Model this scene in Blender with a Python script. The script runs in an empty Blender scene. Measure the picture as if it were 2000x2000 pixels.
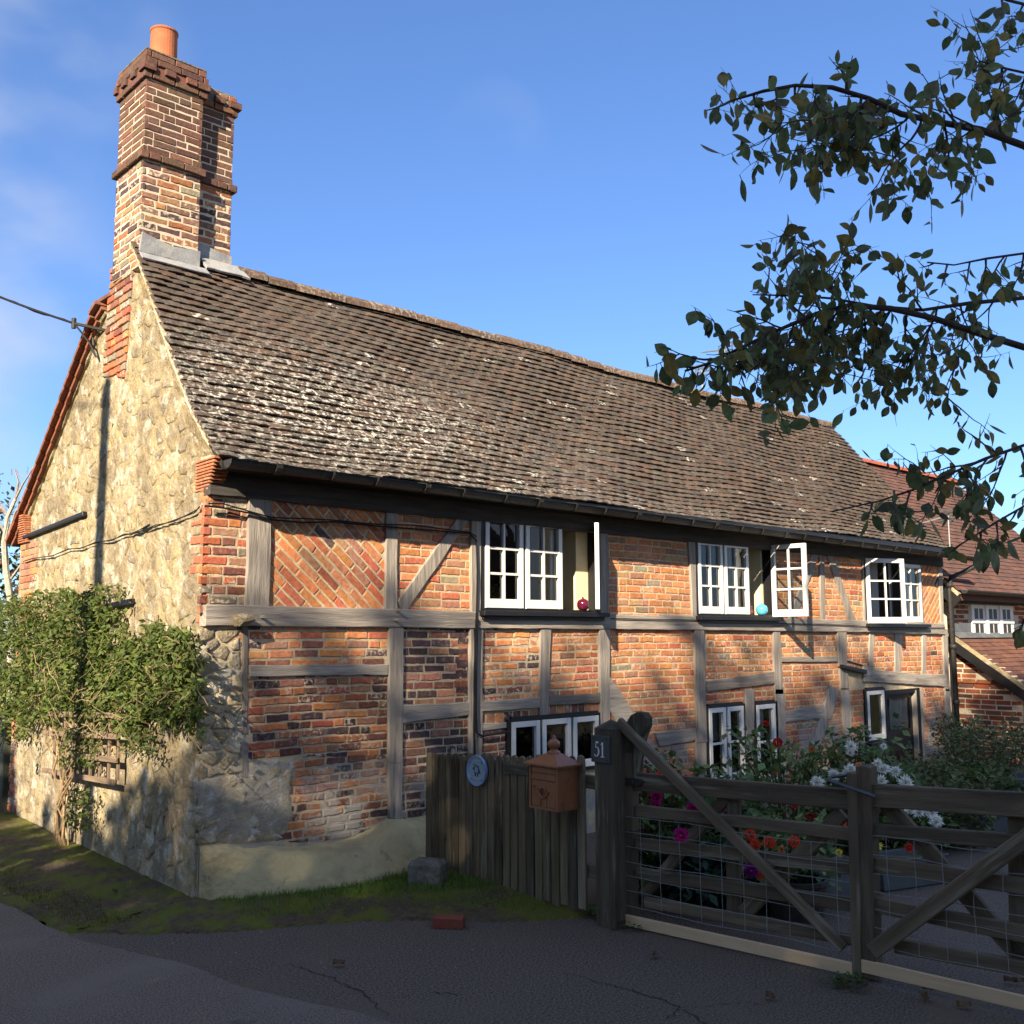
import bpy, math, random
import numpy as np
from mathutils import Vector, Matrix
random.seed(7); rnd=random.random
def ru(a,b): return a+(b-a)*random.random()
S=bpy.context.scene
# ------------------------------------------------------------------ camera
FPX=2003.0; CAMZ=1.93
cam=bpy.data.cameras.new('camera'); camo=bpy.data.objects.new('camera',cam); S.collection.objects.link(camo)
cam.sensor_width=36; cam.lens=36*FPX/2000; cam.clip_end=600; cam.clip_start=.05
RM=Matrix.Rotation(math.radians(46.95-90),3,'Z')@Matrix.Rotation(math.radians(96.9),3,'X')@Matrix.Rotation(math.radians(-.2),3,'Z')
camo.matrix_world=Matrix.Translation((0,0,CAMZ))@RM.to_4x4(); S.camera=camo
CAM=Vector((0,0,CAMZ))
# ------------------------------------------------------------------ sky, sun, exposure
SUND=Vector((1.85,1.0,-1.14)).normalized()
W=bpy.data.worlds.new('World'); S.world=W; W.use_nodes=True
nt=W.node_tree; nd=nt.nodes; lk=nt.links; nd.clear()
sky=nd.new('ShaderNodeTexSky'); sky.sky_type='NISHITA'; sky.sun_disc=False
sky.sun_elevation=math.asin(-SUND.z); sky.sun_rotation=math.atan2(-SUND.x,-SUND.y)
sky.air_density=1.0; sky.dust_density=.2; sky.ozone_density=1.6; sky.altitude=50
tc=nd.new('ShaderNodeTexCoord')
def cloudmask(dv,w):
    d=nd.new('ShaderNodeVectorMath'); d.operation='DOT_PRODUCT'; n=nd.new('ShaderNodeVectorMath'); n.operation='NORMALIZE'
    lk.new(tc.outputs['Generated'],n.inputs[0]); lk.new(n.outputs[0],d.inputs[0]); d.inputs[1].default_value=dv
    r=nd.new('ShaderNodeMapRange'); r.interpolation_type='SMOOTHSTEP'; lk.new(d.outputs['Value'],r.inputs[0]); r.inputs[1].default_value=math.cos(w); r.inputs[2].default_value=1
    return r.outputs[0]
def ray(px,py): return (RM@Vector(((px-1000)/FPX,-(py-1000)/FPX,-1)))
mk=None
for (px,py,w,a) in [(90,40,.11,.7),(230,90,.07,.35),(20,660,.085,.6),(40,790,.08,.55),(10,520,.05,.6),(960,270,.06,.16),(-500,500,.3,1.),(-900,100,.3,1.),(3300,600,.3,1.),(4200,300,.4,1.)]:
    m=cloudmask(ray(px,py).normalized(),w); mu=nd.new('ShaderNodeMath'); mu.operation='MULTIPLY'; lk.new(m,mu.inputs[0]); mu.inputs[1].default_value=a
    if mk is None: mk=mu.outputs[0]
    else:
        ad=nd.new('ShaderNodeMath'); ad.operation='MAXIMUM'; lk.new(mk,ad.inputs[0]); lk.new(mu.outputs[0],ad.inputs[1]); mk=ad.outputs[0]
# unseen thin cloud added to whiten the fill light, clear around the view
am=cloudmask(ray(1000,700).normalized(),.95); inv=nd.new('ShaderNodeMapRange'); lk.new(am,inv.inputs[0]); inv.inputs[1].default_value=0; inv.inputs[2].default_value=.35; inv.inputs[3].default_value=.85; inv.inputs[4].default_value=0
ad=nd.new('ShaderNodeMath'); ad.operation='MAXIMUM'; lk.new(mk,ad.inputs[0]); lk.new(inv.outputs[0],ad.inputs[1]); mk=ad.outputs[0]
mp=nd.new('ShaderNodeMapping'); mp.inputs['Scale'].default_value=(5,5,9); mp.inputs['Rotation'].default_value=(.3,.5,.2); lk.new(tc.outputs['Generated'],mp.inputs[0])
no=nd.new('ShaderNodeTexNoise'); no.inputs['Scale'].default_value=1.1; no.inputs['Detail'].default_value=4; no.inputs['Roughness'].default_value=.42; lk.new(mp.outputs[0],no.inputs['Vector'])
cr=nd.new('ShaderNodeMapRange'); cr.interpolation_type='SMOOTHSTEP'; lk.new(no.outputs[0],cr.inputs[0]); cr.inputs[1].default_value=.36; cr.inputs[2].default_value=.68
cm=nd.new('ShaderNodeMath'); cm.operation='MULTIPLY'; lk.new(cr.outputs[0],cm.inputs[0]); lk.new(mk,cm.inputs[1])
hs=nd.new('ShaderNodeHueSaturation'); hs.inputs['Saturation'].default_value=1.0; gmm=nd.new('ShaderNodeGamma'); gmm.inputs[1].default_value=.85
tm=nd.new('ShaderNodeVectorMath'); tm.operation='MULTIPLY'; tm.inputs[1].default_value=(.48,.67,1.0); lk.new(sky.outputs[0],gmm.inputs[0]); lk.new(gmm.outputs[0],tm.inputs[0]); lk.new(tm.outputs[0],hs.inputs['Color'])
mx=nd.new('ShaderNodeMix'); mx.data_type='RGBA'; lk.new(cm.outputs[0],mx.inputs[0]); lk.new(hs.outputs[0],mx.inputs[6]); mx.inputs[7].default_value=(2.7,2.9,3.4,1)
SKYMIX=mx
bg=nd.new('ShaderNodeBackground'); bg.inputs['Strength'].default_value=.110; lk.new(mx.outputs[2],bg.inputs['Color'])
wo=nd.new('ShaderNodeOutputWorld'); lk.new(bg.outputs[0],wo.inputs[0])
sl=bpy.data.lights.new('sun','SUN'); sl.energy=5.0; sl.angle=math.radians(.55); sl.color=(1.0,.86,.66)
so=bpy.data.objects.new('sun',sl); so.rotation_euler=SUND.to_track_quat('-Z','Y').to_euler(); so.location=(-20,-10,20); S.collection.objects.link(so)
S.view_settings.view_transform='Standard'; S.view_settings.look='None'; S.view_settings.exposure=1.32; S.view_settings.gamma=1; S.view_settings.use_curve_mapping=False
# ------------------------------------------------------------------ geometry helpers
D=7.14
def pl(px,py,p,n):
    d=ray(px,py); n=Vector(n); t=(Vector(p)-CAM).dot(n)/d.dot(n); return CAM+d*t
def at(px,py,dep): return CAM+ray(px,py)*dep
def fac(px,py,o=0): v=pl(px,py,(0,D-o,0),(0,1,0)); return (v.x,v.z)
KX=3.54; GD=Vector((.05069,.99871,0)); GN=Vector((-.99871,.05069,0))
def gab(px,py,o=0): v=pl(px,py,Vector((KX,D,0))+GN*o,GN); return ((v-Vector((KX,D,0))).dot(GD),v.z)
GO=Vector((5.42,4.82,0)); GTD=Vector((.0885,-.9961,0)); GTN=Vector((-.9961,-.0885,0))
def gat(px,py,o=0): v=pl(px,py,GO+GTN*o,GTN); return ((v-GO).dot(GTD),v.z)
FO=Vector((5.36,4.86,0)); FTD=Vector((.03,1,0)).normalized(); FTN=Vector((-1,.03,0)).normalized()
def fen(px,py,o=0): v=pl(px,py,FO+FTN*o,FTN); return ((v-FO).dot(FTD),v.z)
def grd(px,py,z=0): return pl(px,py,(0,0,z),(0,0,1))
def Z(k,u,v):
    o={'4':(350,900,3.22),'5':(350,1300,3.22),'6':(900,950,3.864),'7':(1300,950,4.83),'8':(1600,950,4.83),'2':(1200,1350,4.83),'3':(1600,1350,4.83),'1':(800,1350,3.864),
       'g':(1180,1600,4.6),'h':(1600,1600,4.83),'a':(0,500,3.864),'b':(0,1000,2.76),'c':(360,950,6.44),'d':(0,980,6.44),'e':(0,1350,4.83),'r':(1820,1240,10.733)}[k]
    return (o[0]+u/o[2],o[1]+v/o[2])
class Fr:
    def __init__(s,o,u,v,n): s.o=Vector(o);s.u=Vector(u);s.v=Vector(v);s.n=Vector(n)
    def P(s,a,b,c): return s.o+s.u*a+s.v*b+s.n*c
FF=Fr((0,D,0),(1,0,0),(0,0,1),(0,-1,0)); GF=Fr((KX,D,0),GD,(0,0,1),GN)
GTF=Fr(GO,GTD,(0,0,1),GTN); FNF=Fr(FO,FTD,(0,0,1),FTN); WF=Fr((0,0,0),(1,0,0),(0,1,0),(0,0,1))
class MB:
    def __init__(s): s.v=[];s.f=[];s.t=[];s.g=[]
    def add(s,vs,fs,tint=(.5,.5,.5,0),gr=None):
        n=len(s.v); s.v+=[tuple(p) for p in vs]; s.f+=[tuple(i+n for i in f) for f in fs]
        if isinstance(tint,list): s.t+=tint
        else: s.t+=[tuple(tint) if len(tint)==4 else (tint[0],tint[1],tint[2],0.)]*len(vs)
        s.g+= [tuple(x) for x in gr] if gr is not None else [tuple(p) for p in vs]
        return s
    def merge(s,m):
        n=len(s.v); s.v+=m.v; s.f+=[tuple(i+n for i in f) for f in m.f]; s.t+=m.t; s.g+=m.g
    def cen(s): 
        a=np.array(s.v); return a.mean(0)
    def box(s,F,a0,a1,b0,b1,c0,c1,tint=(.5,.5,.5),ax=0,bev=0.0):
        cs=[(a0,b0),(a1,b0),(a1,b1),(a0,b1)]
        return s.prism(cs,F,c0,c1,bev,tint,ax)
    def prism(s,out,F,c0,c1,ch=0.0,tint=(.5,.5,.5),ax=0,back=False,dome=0):
        n=len(out); A=sum(out[i][0]*out[(i+1)%n][1]-out[(i+1)%n][0]*out[i][1] for i in range(n))
        if A<0: out=out[::-1]
        seed=rnd()*50
        ins=[]
        for i in range(n):
            p0,p1,p2=out[i-1],out[i],out[(i+1)%n]
            e1=(p1[0]-p0[0],p1[1]-p0[1]); e2=(p2[0]-p1[0],p2[1]-p1[1])
            l1=math.hypot(*e1) or 1e-6; l2=math.hypot(*e2) or 1e-6
            nx=-e1[1]/l1-e2[1]/l2; ny=e1[0]/l1+e2[0]/l2; L=math.hypot(nx,ny) or 1e-6
            ins.append((p1[0]+nx/L*ch*1.2,p1[1]+ny/L*ch*1.2))
        vs=[];gr=[]
        def put(p,c):
            vs.append(F.P(p[0],p[1],c)); gr.append((p[ax],p[1-ax]+c*.7,seed))
        for p in out: put(p,c0)
        for p in out: put(p,c1-ch)
        fs=[(i,(i+1)%n,n+(i+1)%n,n+i) for i in range(n)]
        if ch>0:
            for p in ins: put(p,c1)
            fs+=[(n+i,n+(i+1)%n,2*n+(i+1)%n,2*n+i) for i in range(n)]; top=2*n
        else: top=n
        fs.append(tuple(range(top,top+n))); fs.append(tuple(range(n-1,-1,-1)))
        s.add(vs,fs,tint,gr); return s
    def tube(s,pts,r,n=6,tint=(.5,.5,.5),cap=True):
        pts=[Vector(p) for p in pts]; rs=r if isinstance(r,(list,tuple)) else [r]*len(pts)
        vs=[];fs=[];gr=[];L=0; up=Vector((.31,.17,.93)); seed=rnd()*30
        for i,p in enumerate(pts):
            d=(pts[min(i+1,len(pts)-1)]-pts[max(i-1,0)]); 
            if d.length<1e-7: d=Vector((0,0,1))
            d.normalize(); a=d.cross(up); 
            if a.length<.05: a=d.cross(Vector((1,0,0)))
            a.normalize(); b=d.cross(a)
            if i: L+=(pts[i]-pts[i-1]).length
            for k in range(n):
                t=2*math.pi*k/n; vs.append(p+(a*math.cos(t)+b*math.sin(t))*rs[i]); gr.append((L,math.sin(t)*rs[i]*1.5,seed+math.cos(t)*rs[i]))
            if i: fs+=[((i-1)*n+k,(i-1)*n+(k+1)%n,i*n+(k+1)%n,i*n+k) for k in range(n)]
        if cap: fs+=[tuple(range(n-1,-1,-1)),tuple(range(len(vs)-n,len(vs)))]
        s.add(vs,fs,tint,gr); return s
    def lathe(s,o,prof,n=16,tint=(.5,.5,.5),axis=None):
        o=Vector(o); vs=[];fs=[]
        for i,(r,z) in enumerate(prof):
            for k in range(n):
                t=2*math.pi*k/n; vs.append(o+Vector((r*math.cos(t),r*math.sin(t),z)))
            if i: fs+=[((i-1)*n+k,(i-1)*n+(k+1)%n,i*n+(k+1)%n,i*n+k) for k in range(n)]
        s.add(vs,fs,tint); return s
    def leaf(s,p,d,nrm,L,w,tint,fold=.15):
        d=d.normalized(); sd=d.cross(nrm)
        if sd.length<1e-3: sd=d.cross(Vector((1,.3,.2)))
        sd.normalize(); nn=sd.cross(d)
        s.add([p,p+d*L*.45+sd*w*.5+nn*w*fold,p+d*L,p+d*L*.45-sd*w*.5+nn*w*fold],[(0,1,2),(0,2,3)],tint); return s
ORG={}
def link(o,parent,name,label=None,cat=None,group=None,kind=None):
    S.collection.objects.link(o)
    if parent is not None: o.parent=parent; ORG[o.name]=ORG.get(parent.name,Vector((0,0,0)))
    if label: o['label']=label
    if cat: o['category']=cat
    if group: o['group']=group
    if kind: o['kind']=kind
    return o
def thing(name,loc,label,cat,group=None):
    o=bpy.data.objects.new(name,None); o.location=loc; o.empty_display_size=.1; link(o,None,name,label,cat,group); ORG[o.name]=Vector(loc); return o
def obj(mb,name,m,parent=None,label=None,cat=None,group=None,kind=None,smooth=False,loc=None):
    me=bpy.data.meshes.new(name); org=ORG.get(parent.name,Vector((0,0,0))) if parent is not None else Vector(loc or (0,0,0))
    v=np.array(mb.v,dtype=float)-np.array(org)
    me.from_pydata(v.tolist(),[],mb.f)
    n=len(mb.v)
    c=me.color_attributes.new('tint','FLOAT_COLOR','POINT'); c.data.foreach_set('color',np.array(mb.t,dtype=np.float32).ravel())
    g=me.attributes.new('gr','FLOAT_VECTOR','POINT'); g.data.foreach_set('vector',np.array(mb.g,dtype=np.float32).ravel())
    me.materials.append(m)
    if smooth: me.polygons.foreach_set('use_smooth',[True]*len(me.polygons))
    me.update()
    o=bpy.data.objects.new(name,me); link(o,parent,name,label,cat,group,kind)
    if parent is None: o.location=org; ORG[o.name]=org
    return o
def pieces(ps,name,m,parent_of,limit,smooth=False,stuff_name=None):
    """ps: list of (MB, parent). nearest/largest become objects, the rest one part per parent"""
    def key(q):
        c=Vector(q[0].cen().tolist()); a=np.array(q[0].v); ext=np.linalg.norm(a.max(0)-a.min(0)); return ext/((c-CAM).length)
    ps=sorted(ps,key=key,reverse=True)
    for q,p in ps[:limit]: obj(q,name,m,p,smooth=smooth)
    rest={}
    for q,p in ps[limit:]: rest.setdefault(p.name,(p,MB()))[1].merge(q)
    for k,(p,mb) in rest.items(): obj(mb,stuff_name or name,m,p,kind='stuff',smooth=smooth)
def ccw(pg):
    A=sum(pg[i][0]*pg[(i+1)%len(pg)][1]-pg[(i+1)%len(pg)][0]*pg[i][1] for i in range(len(pg)))
    return list(pg) if A>0 else list(pg)[::-1]
def clip_half(pg,p,n):
    out=[]
    for i in range(len(pg)):
        a,b=pg[i],pg[(i+1)%len(pg)]; da=(a[0]-p[0])*n[0]+(a[1]-p[1])*n[1]; db=(b[0]-p[0])*n[0]+(b[1]-p[1])*n[1]
        if da>=0: out.append(a)
        if da*db<0: t=da/(da-db); out.append((a[0]+(b[0]-a[0])*t,a[1]+(b[1]-a[1])*t))
    return out
def clip(pg,cv):
    cv=ccw(cv)
    for i in range(len(cv)):
        a,b=cv[i],cv[(i+1)%len(cv)]; pg=clip_half(pg,a,(-(b[1]-a[1]),b[0]-a[0]))
        if len(pg)<3: return []
    return pg
def area(pg): return abs(sum(pg[i][0]*pg[(i+1)%len(pg)][1]-pg[(i+1)%len(pg)][0]*pg[i][1] for i in range(len(pg))))/2
def densify(pg,step,j):
    out=[]
    for i in range(len(pg)):
        a,b=pg[i],pg[(i+1)%len(pg)]; L=math.hypot(b[0]-a[0],b[1]-a[1]); k=max(1,int(round(L/step)))
        for q in range(k):
            t=q/k; out.append((a[0]+(b[0]-a[0])*t+ru(-j,j),a[1]+(b[1]-a[1])*t+ru(-j,j)))
    return out
def inpoly(p,pg):
    r=False; n=len(pg)
    for i in range(n):
        a,b=pg[i],pg[i-1]
        if (a[1]>p[1])!=(b[1]>p[1]) and p[0]<(b[0]-a[0])*(p[1]-a[1])/(b[1]-a[1])+a[0]: r=not r
    return r
# ------------------------------------------------------------------ materials
def mat(name,base=None,rough=.85,var=.35,vs=18,bs=60,bump=.4,bd=.01,spec=.25,metal=0,over=(),coord='pos',bs2=None,vr=.25):
    m=bpy.data.materials.new(name); m.use_nodes=True; t=m.node_tree; n=t.nodes; l=t.links; n.clear()
    out=n.new('ShaderNodeOutputMaterial'); b=n.new('ShaderNodeBsdfPrincipled'); l.new(b.outputs[0],out.inputs[0])
    b.inputs['Roughness'].default_value=rough; b.inputs['Metallic'].default_value=metal; b.inputs['Specular IOR Level'].default_value=spec
    if coord=='gr':
        a=n.new('ShaderNodeAttribute'); a.attribute_name='gr'; mpp=n.new('ShaderNodeMapping'); mpp.inputs['Scale'].default_value=(.09,1,1); l.new(a.outputs['Vector'],mpp.inputs[0]); vec=mpp.outputs[0]
    else: g=n.new('ShaderNodeNewGeometry'); vec=g.outputs['Position']
    ta=n.new('ShaderNodeAttribute'); ta.attribute_name='tint'
    if base is None: col=ta.outputs['Color']
    else: c=n.new('ShaderNodeRGB'); c.outputs[0].default_value=(*base,1); col=c.outputs[0]
    def noise(sc,det=5,ro=.6,v=None,off=0):
        q=n.new('ShaderNodeTexNoise'); q.inputs['Scale'].default_value=sc; q.inputs['Detail'].default_value=det; q.inputs['Roughness'].default_value=ro
        if off:
            w=n.new('ShaderNodeVectorMath'); w.operation='ADD'; w.inputs[1].default_value=(off,off*.7,off*.3); l.new(v or vec,w.inputs[0]); l.new(w.outputs[0],q.inputs['Vector'])
        else: l.new(v or vec,q.inputs['Vector'])
        return q.outputs['Fac']
    if var:
        r=n.new('ShaderNodeMapRange'); l.new(noise(vs),r.inputs[0]); r.inputs[1].default_value=.5-vr; r.inputs[2].default_value=.5+vr; r.inputs[3].default_value=1-var; r.inputs[4].default_value=1+var
        mm=n.new('ShaderNodeVectorMath'); mm.operation='SCALE'; l.new(col,mm.inputs[0]); l.new(r.outputs[0],mm.inputs['Scale']); col=mm.outputs[0]
    for k,o in enumerate(over):
        # (colour, scale, lo, hi, amount, source) source: 1 = times tint alpha, 0 = everywhere, ('z',z0,z1) height fade
        c2,sc,lo,hi,am,src=o
        r=n.new('ShaderNodeMapRange'); r.interpolation_type='SMOOTHSTEP'; l.new(noise(sc,6,.62,off=1.3*sc+3.7),r.inputs[0]); r.inputs[1].default_value=lo; r.inputs[2].default_value=hi; r.inputs[4].default_value=am
        f=r.outputs[0]
        if src==1:
            q=n.new('ShaderNodeMath'); q.operation='MULTIPLY'; l.new(f,q.inputs[0]); l.new(ta.outputs['Alpha'],q.inputs[1]); f=q.outputs[0]
        elif isinstance(src,tuple):
            gg=n.new('ShaderNodeNewGeometry'); sp=n.new('ShaderNodeSeparateXYZ'); l.new(gg.outputs['Position'],sp.inputs[0])
            r2=n.new('ShaderNodeMapRange'); l.new(sp.outputs[{'x':0,'y':1,'z':2}[src[0]]],r2.inputs[0]); r2.inputs[1].default_value=src[1]; r2.inputs[2].default_value=src[2]
            q=n.new('ShaderNodeMath'); q.operation='MULTIPLY'; l.new(f,q.inputs[0]); l.new(r2.outputs[0],q.inputs[1]); f=q.outputs[0]
        x=n.new('ShaderNodeMix'); x.data_type='RGBA'; l.new(f,x.inputs[0]); l.new(col,x.inputs[6]); x.inputs[7].default_value=(*c2,1); col=x.outputs[2]
    l.new(col,b.inputs['Base Color'])
    if bump:
        bp=n.new('ShaderNodeBump'); bp.inputs['Strength'].default_value=bump; bp.inputs['Distance'].default_value=bd; l.new(noise(bs,8,.65),bp.inputs['Height'])
        if bs2:
            b2=n.new('ShaderNodeBump'); b2.inputs['Strength'].default_value=bs2[1]; b2.inputs['Distance'].default_value=bs2[2]; l.new(noise(bs2[0],4,.55,off=9),b2.inputs['Height']); l.new(bp.outputs[0],b2.inputs['Normal']); l.new(b2.outputs[0],b.inputs['Normal'])
        else: l.new(bp.outputs[0],b.inputs['Normal'])
    return m
def leafmat(name,trans=.35,rough=.5):
    m=bpy.data.materials.new(name); m.use_nodes=True; t=m.node_tree; n=t.nodes; l=t.links; n.clear()
    out=n.new('ShaderNodeOutputMaterial'); b=n.new('ShaderNodeBsdfPrincipled'); b.inputs['Roughness'].default_value=rough; b.inputs['Specular IOR Level'].default_value=.3
    ta=n.new('ShaderNodeAttribute'); ta.attribute_name='tint'; g=n.new('ShaderNodeNewGeometry')
    q=n.new('ShaderNodeTexNoise'); q.inputs['Scale'].default_value=45; q.inputs['Detail'].default_value=4; l.new(g.outputs['Position'],q.inputs['Vector'])
    r=n.new('ShaderNodeMapRange'); l.new(q.outputs[0],r.inputs[0]); r.inputs[1].default_value=.3; r.inputs[2].default_value=.7; r.inputs[3].default_value=.7; r.inputs[4].default_value=1.3
    mm=n.new('ShaderNodeVectorMath'); mm.operation='SCALE'; l.new(ta.outputs['Color'],mm.inputs[0]); l.new(r.outputs[0],mm.inputs['Scale'])
    l.new(mm.outputs[0],b.inputs['Base Color']); tr=n.new('ShaderNodeBsdfTranslucent'); l.new(mm.outputs[0],tr.inputs[0])
    x=n.new('ShaderNodeMixShader'); x.inputs[0].default_value=trans; l.new(b.outputs[0],x.inputs[1]); l.new(tr.outputs[0],x.inputs[2]); l.new(x.outputs[0],out.inputs[0]); return m
def glassmat(name):
    m=bpy.data.materials.new(name); m.use_nodes=True; t=m.node_tree; n=t.nodes; l=t.links; n.clear()
    out=n.new('ShaderNodeOutputMaterial'); a=n.new('ShaderNodeBsdfTransparent'); a.inputs[0].default_value=(.86,.9,.9,1); g=n.new('ShaderNodeBsdfGlossy'); g.inputs['Roughness'].default_value=.012
    f=n.new('ShaderNodeFresnel'); f.inputs[0].default_value=1.62; no=n.new('ShaderNodeTexNoise'); no.inputs['Scale'].default_value=3.5; bp=n.new('ShaderNodeBump'); bp.inputs['Strength'].default_value=.12; bp.inputs['Distance'].default_value=.02
    ge=n.new('ShaderNodeNewGeometry'); l.new(ge.outputs['Position'],no.inputs['Vector']); l.new(no.outputs[0],bp.inputs['Height']); l.new(bp.outputs[0],g.inputs['Normal'])
    x=n.new('ShaderNodeMixShader'); l.new(f.outputs[0],x.inputs[0]); l.new(a.outputs[0],x.inputs[1]); l.new(g.outputs[0],x.inputs[2]); l.new(x.outputs[0],out.inputs[0]); return m
CREAM=(.56,.44,.275)
M_brick=mat('old_brick',rough=.92,var=.32,vs=34,bs=110,bump=.55,bd=.008,bs2=(22,.5,.012),over=[((.62,.53,.41),26,.50,.60,.8,1),((.13,.105,.085),14,.62,.74,.45,0),((.36,.34,.30),3.1,.47,.56,.85,('z',1.0,.55))])
M_nbrick=mat('new_brick',rough=.9,var=.18,vs=30,bs=140,bump=.3,bd=.005)
M_mortar=mat('lime_mortar',base=CREAM,rough=.95,var=.28,vs=9,bs=90,bump=.8,bd=.01,bs2=(16,.5,.02),over=[((.40,.36,.29),5,.5,.62,.7,0),((.36,.34,.30),3.1,.47,.56,.85,('z',1.0,.55))])
M_nmortar=mat('pale_mortar',base=(.60,.50,.36),rough=.95,var=.12,vs=9,bs=120,bump=.4)
M_gmortar=mat('yellow_lime_mortar',base=(.39,.305,.165),rough=.95,var=.2,vs=6,bs=60,bump=.8,bd=.02,bs2=(11,.8,.05),over=[((.50,.45,.34),4.5,.50,.64,.85,0),((.33,.27,.18),3.2,.54,.68,.65,0),((.34,.32,.27),2.1,.45,.6,.8,('z',1.3,-.3)),((.21,.165,.105),1.9,.44,.60,.68,0),((.56,.51,.40),5.3,.53,.64,.75,0)])
M_stone=mat('rubble_stone',rough=.95,var=.38,vs=10,bs=45,bump=.9,bd=.022,bs2=(9,.7,.05),over=[((.42,.335,.19),4.5,.43,.58,1.0,0),((.42,.335,.19),13,.50,.60,.8,0),((.19,.155,.105),8,.58,.68,.5,0),((.56,.52,.42),9,.55,.66,.8,0),((.34,.32,.27),2.1,.45,.6,.8,('z',1.3,-.3)),((.21,.165,.105),1.9,.44,.60,.68,0),((.56,.51,.40),5.3,.53,.64,.75,0)])
M_oak=mat('weathered_oak',rough=.9,var=.42,vs=22,bs=110,bump=.8,bd=.008,coord='gr',bs2=(30,.6,.014),over=[((.07,.065,.06),26,.60,.72,.7,0)])
M_black=mat('black_paint',base=(.012,.012,.014),rough=.45,var=.2,bump=.2,bs=60,spec=.4)
M_white=mat('white_paint',base=(.74,.73,.69),rough=.45,var=.05,vs=12,bs=50,bump=.1,spec=.4)
M_tile=mat('roof_tile',rough=.93,var=.38,vs=26,bs=90,bump=.6,bd=.008,over=[((.10,.095,.06),7,.52,.66,.5,0),((.60,.58,.50),23,.50,.59,.9,1),((.34,.31,.25),60,.62,.68,.6,0),((.22,.15,.05),9,.60,.70,.5,('z',5.0,5.5))])
M_ntile=mat('newer_roof_tile',rough=.9,var=.22,vs=18,bs=80,bump=.4)
M_lead=mat('lead_sheet',base=(.26,.265,.27),rough=.7,var=.3,vs=6,bs=10,bump=.5,bd=.02,spec=.4,over=[((.33,.32,.29),5,.5,.62,.8,0)])
M_lead2=mat('slate_grey_lead',base=(.11,.12,.13),rough=.6,var=.2,vs=5,bump=.2,over=[((.2,.2,.2),4,.5,.65,.6,0)])
M_iron=mat('black_gutter',base=(.030,.028,.026),rough=.55,var=.3,bump=.2,over=[((.16,.14,.10),30,.58,.7,.5,0)])
M_render=mat('lime_render',base=(.53,.44,.235),rough=.95,var=.1,vs=3,bs=26,bump=.8,bd=.015,bs2=(5,.9,.06),over=[((.36,.29,.17),2.6,.50,.68,.7,0),((.40,.38,.34),3.6,.58,.66,.75,0),((.22,.19,.13),9,.62,.68,.6,0),((.25,.24,.13),6,.42,.6,.7,('z',.22,-.02))])
M_rough=mat('rough_render',base=(.36,.32,.25),rough=.97,var=.35,vs=5,bs=24,bump=.8,bd=.02,bs2=(7,.6,.03),over=[((.50,.42,.28),4,.5,.62,.8,0),((.55,.53,.5),9,.56,.66,.8,0),((.13,.12,.12),6,.58,.68,.6,0)])
M_darkwood=mat('tarred_wood',rough=.85,var=.5,vs=20,bs=90,bump=.7,bd=.006,coord='gr',over=[((.26,.235,.165),16,.55,.68,.7,0),((.09,.105,.03),5,.52,.66,.55,('z',.5,-.1))])
M_pale=mat('pale_timber',base=(.58,.42,.25),rough=.8,var=.15,vs=14,bs=90,bump=.3,coord='gr',over=[((.22,.11,.05),9,.68,.74,.7,0)])
M_road=mat('road_asphalt',base=(.20,.163,.135),rough=.9,var=.6,vs=85,vr=.15,bs=160,bump=1,bd=.015,over=[((.235,.20,.172),1.3,.45,.65,.7,0),((.06,.055,.05),2.2,.60,.70,.6,0),((.25,.24,.23),150,.70,.74,.8,0)])
M_drive=mat('drive_asphalt',base=(.165,.135,.108),rough=.93,var=.7,vs=76,vr=.15,bs=150,bump=1,bd=.02,over=[((.19,.152,.11),1.6,.5,.68,.7,0),((.055,.062,.015),1.1,.60,.70,.85,('x',5.2,7.5)),((.30,.28,.26),120,.69,.73,.8,0)])
M_soil=mat('mossy_soil',base=(.12,.088,.055),rough=.95,var=.5,vs=25,bs=60,bump=1,bd=.03,over=[((.15,.17,.02),3.0,.42,.58,.85,0),((.15,.12,.08),30,.6,.7,.6,0)])
M_ground=mat('garden_ground',base=(.07,.075,.03),rough=.95,var=.5,vs=3,bs=20,bump=.8,bd=.05)
M_terra=mat('terracotta',base=(.40,.135,.062),rough=.85,var=.22,vs=9,bs=60,bump=.3,over=[((.16,.08,.05),7,.58,.72,.6,0)])
M_bark=mat('bark',rough=.9,var=.4,vs=40,bs=60,bump=.6,bd=.01)
M_leaf=leafmat('leaf',.42); M_leaf2=leafmat('less_translucent_leaf',.22,.6); M_petal=leafmat('petal',.25,.7)  # second leaf material is rougher and less translucent
M_glass=glassmat('window_glass')
M_metal=mat('galvanised_steel',base=(.085,.095,.10),rough=.7,var=.3,vs=9,bs=30,bump=.1,metal=.1,spec=.5)
M_wire=mat('galvanised_wire',base=(.27,.29,.28),rough=.55,var=.1,bump=0,metal=.3,spec=.4)
M_paint=mat('painted',rough=.5,var=.08,vs=10,bs=40,bump=.1,spec=.4)
M_cloth=mat('cloth',rough=.95,var=.06,bump=.1)
M_dark=mat('dark_interior',base=(.035,.03,.026),rough=.95,var=.2,bump=0)
M_cream=mat('cream_plaster',base=(.74,.64,.42),rough=.9,var=.05,bump=.05)
M_cop=mat('mail_box_paint',base=(.27,.105,.045),rough=.38,var=.14,vs=9,bs=40,bump=.06,spec=.5,over=[((.12,.055,.035),8,.56,.70,.7,0),((.36,.17,.09),21,.60,.68,.5,0)])
M_enamel=mat('enamel',rough=.12,var=.05,vs=8,bump=0,spec=.6)
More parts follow.
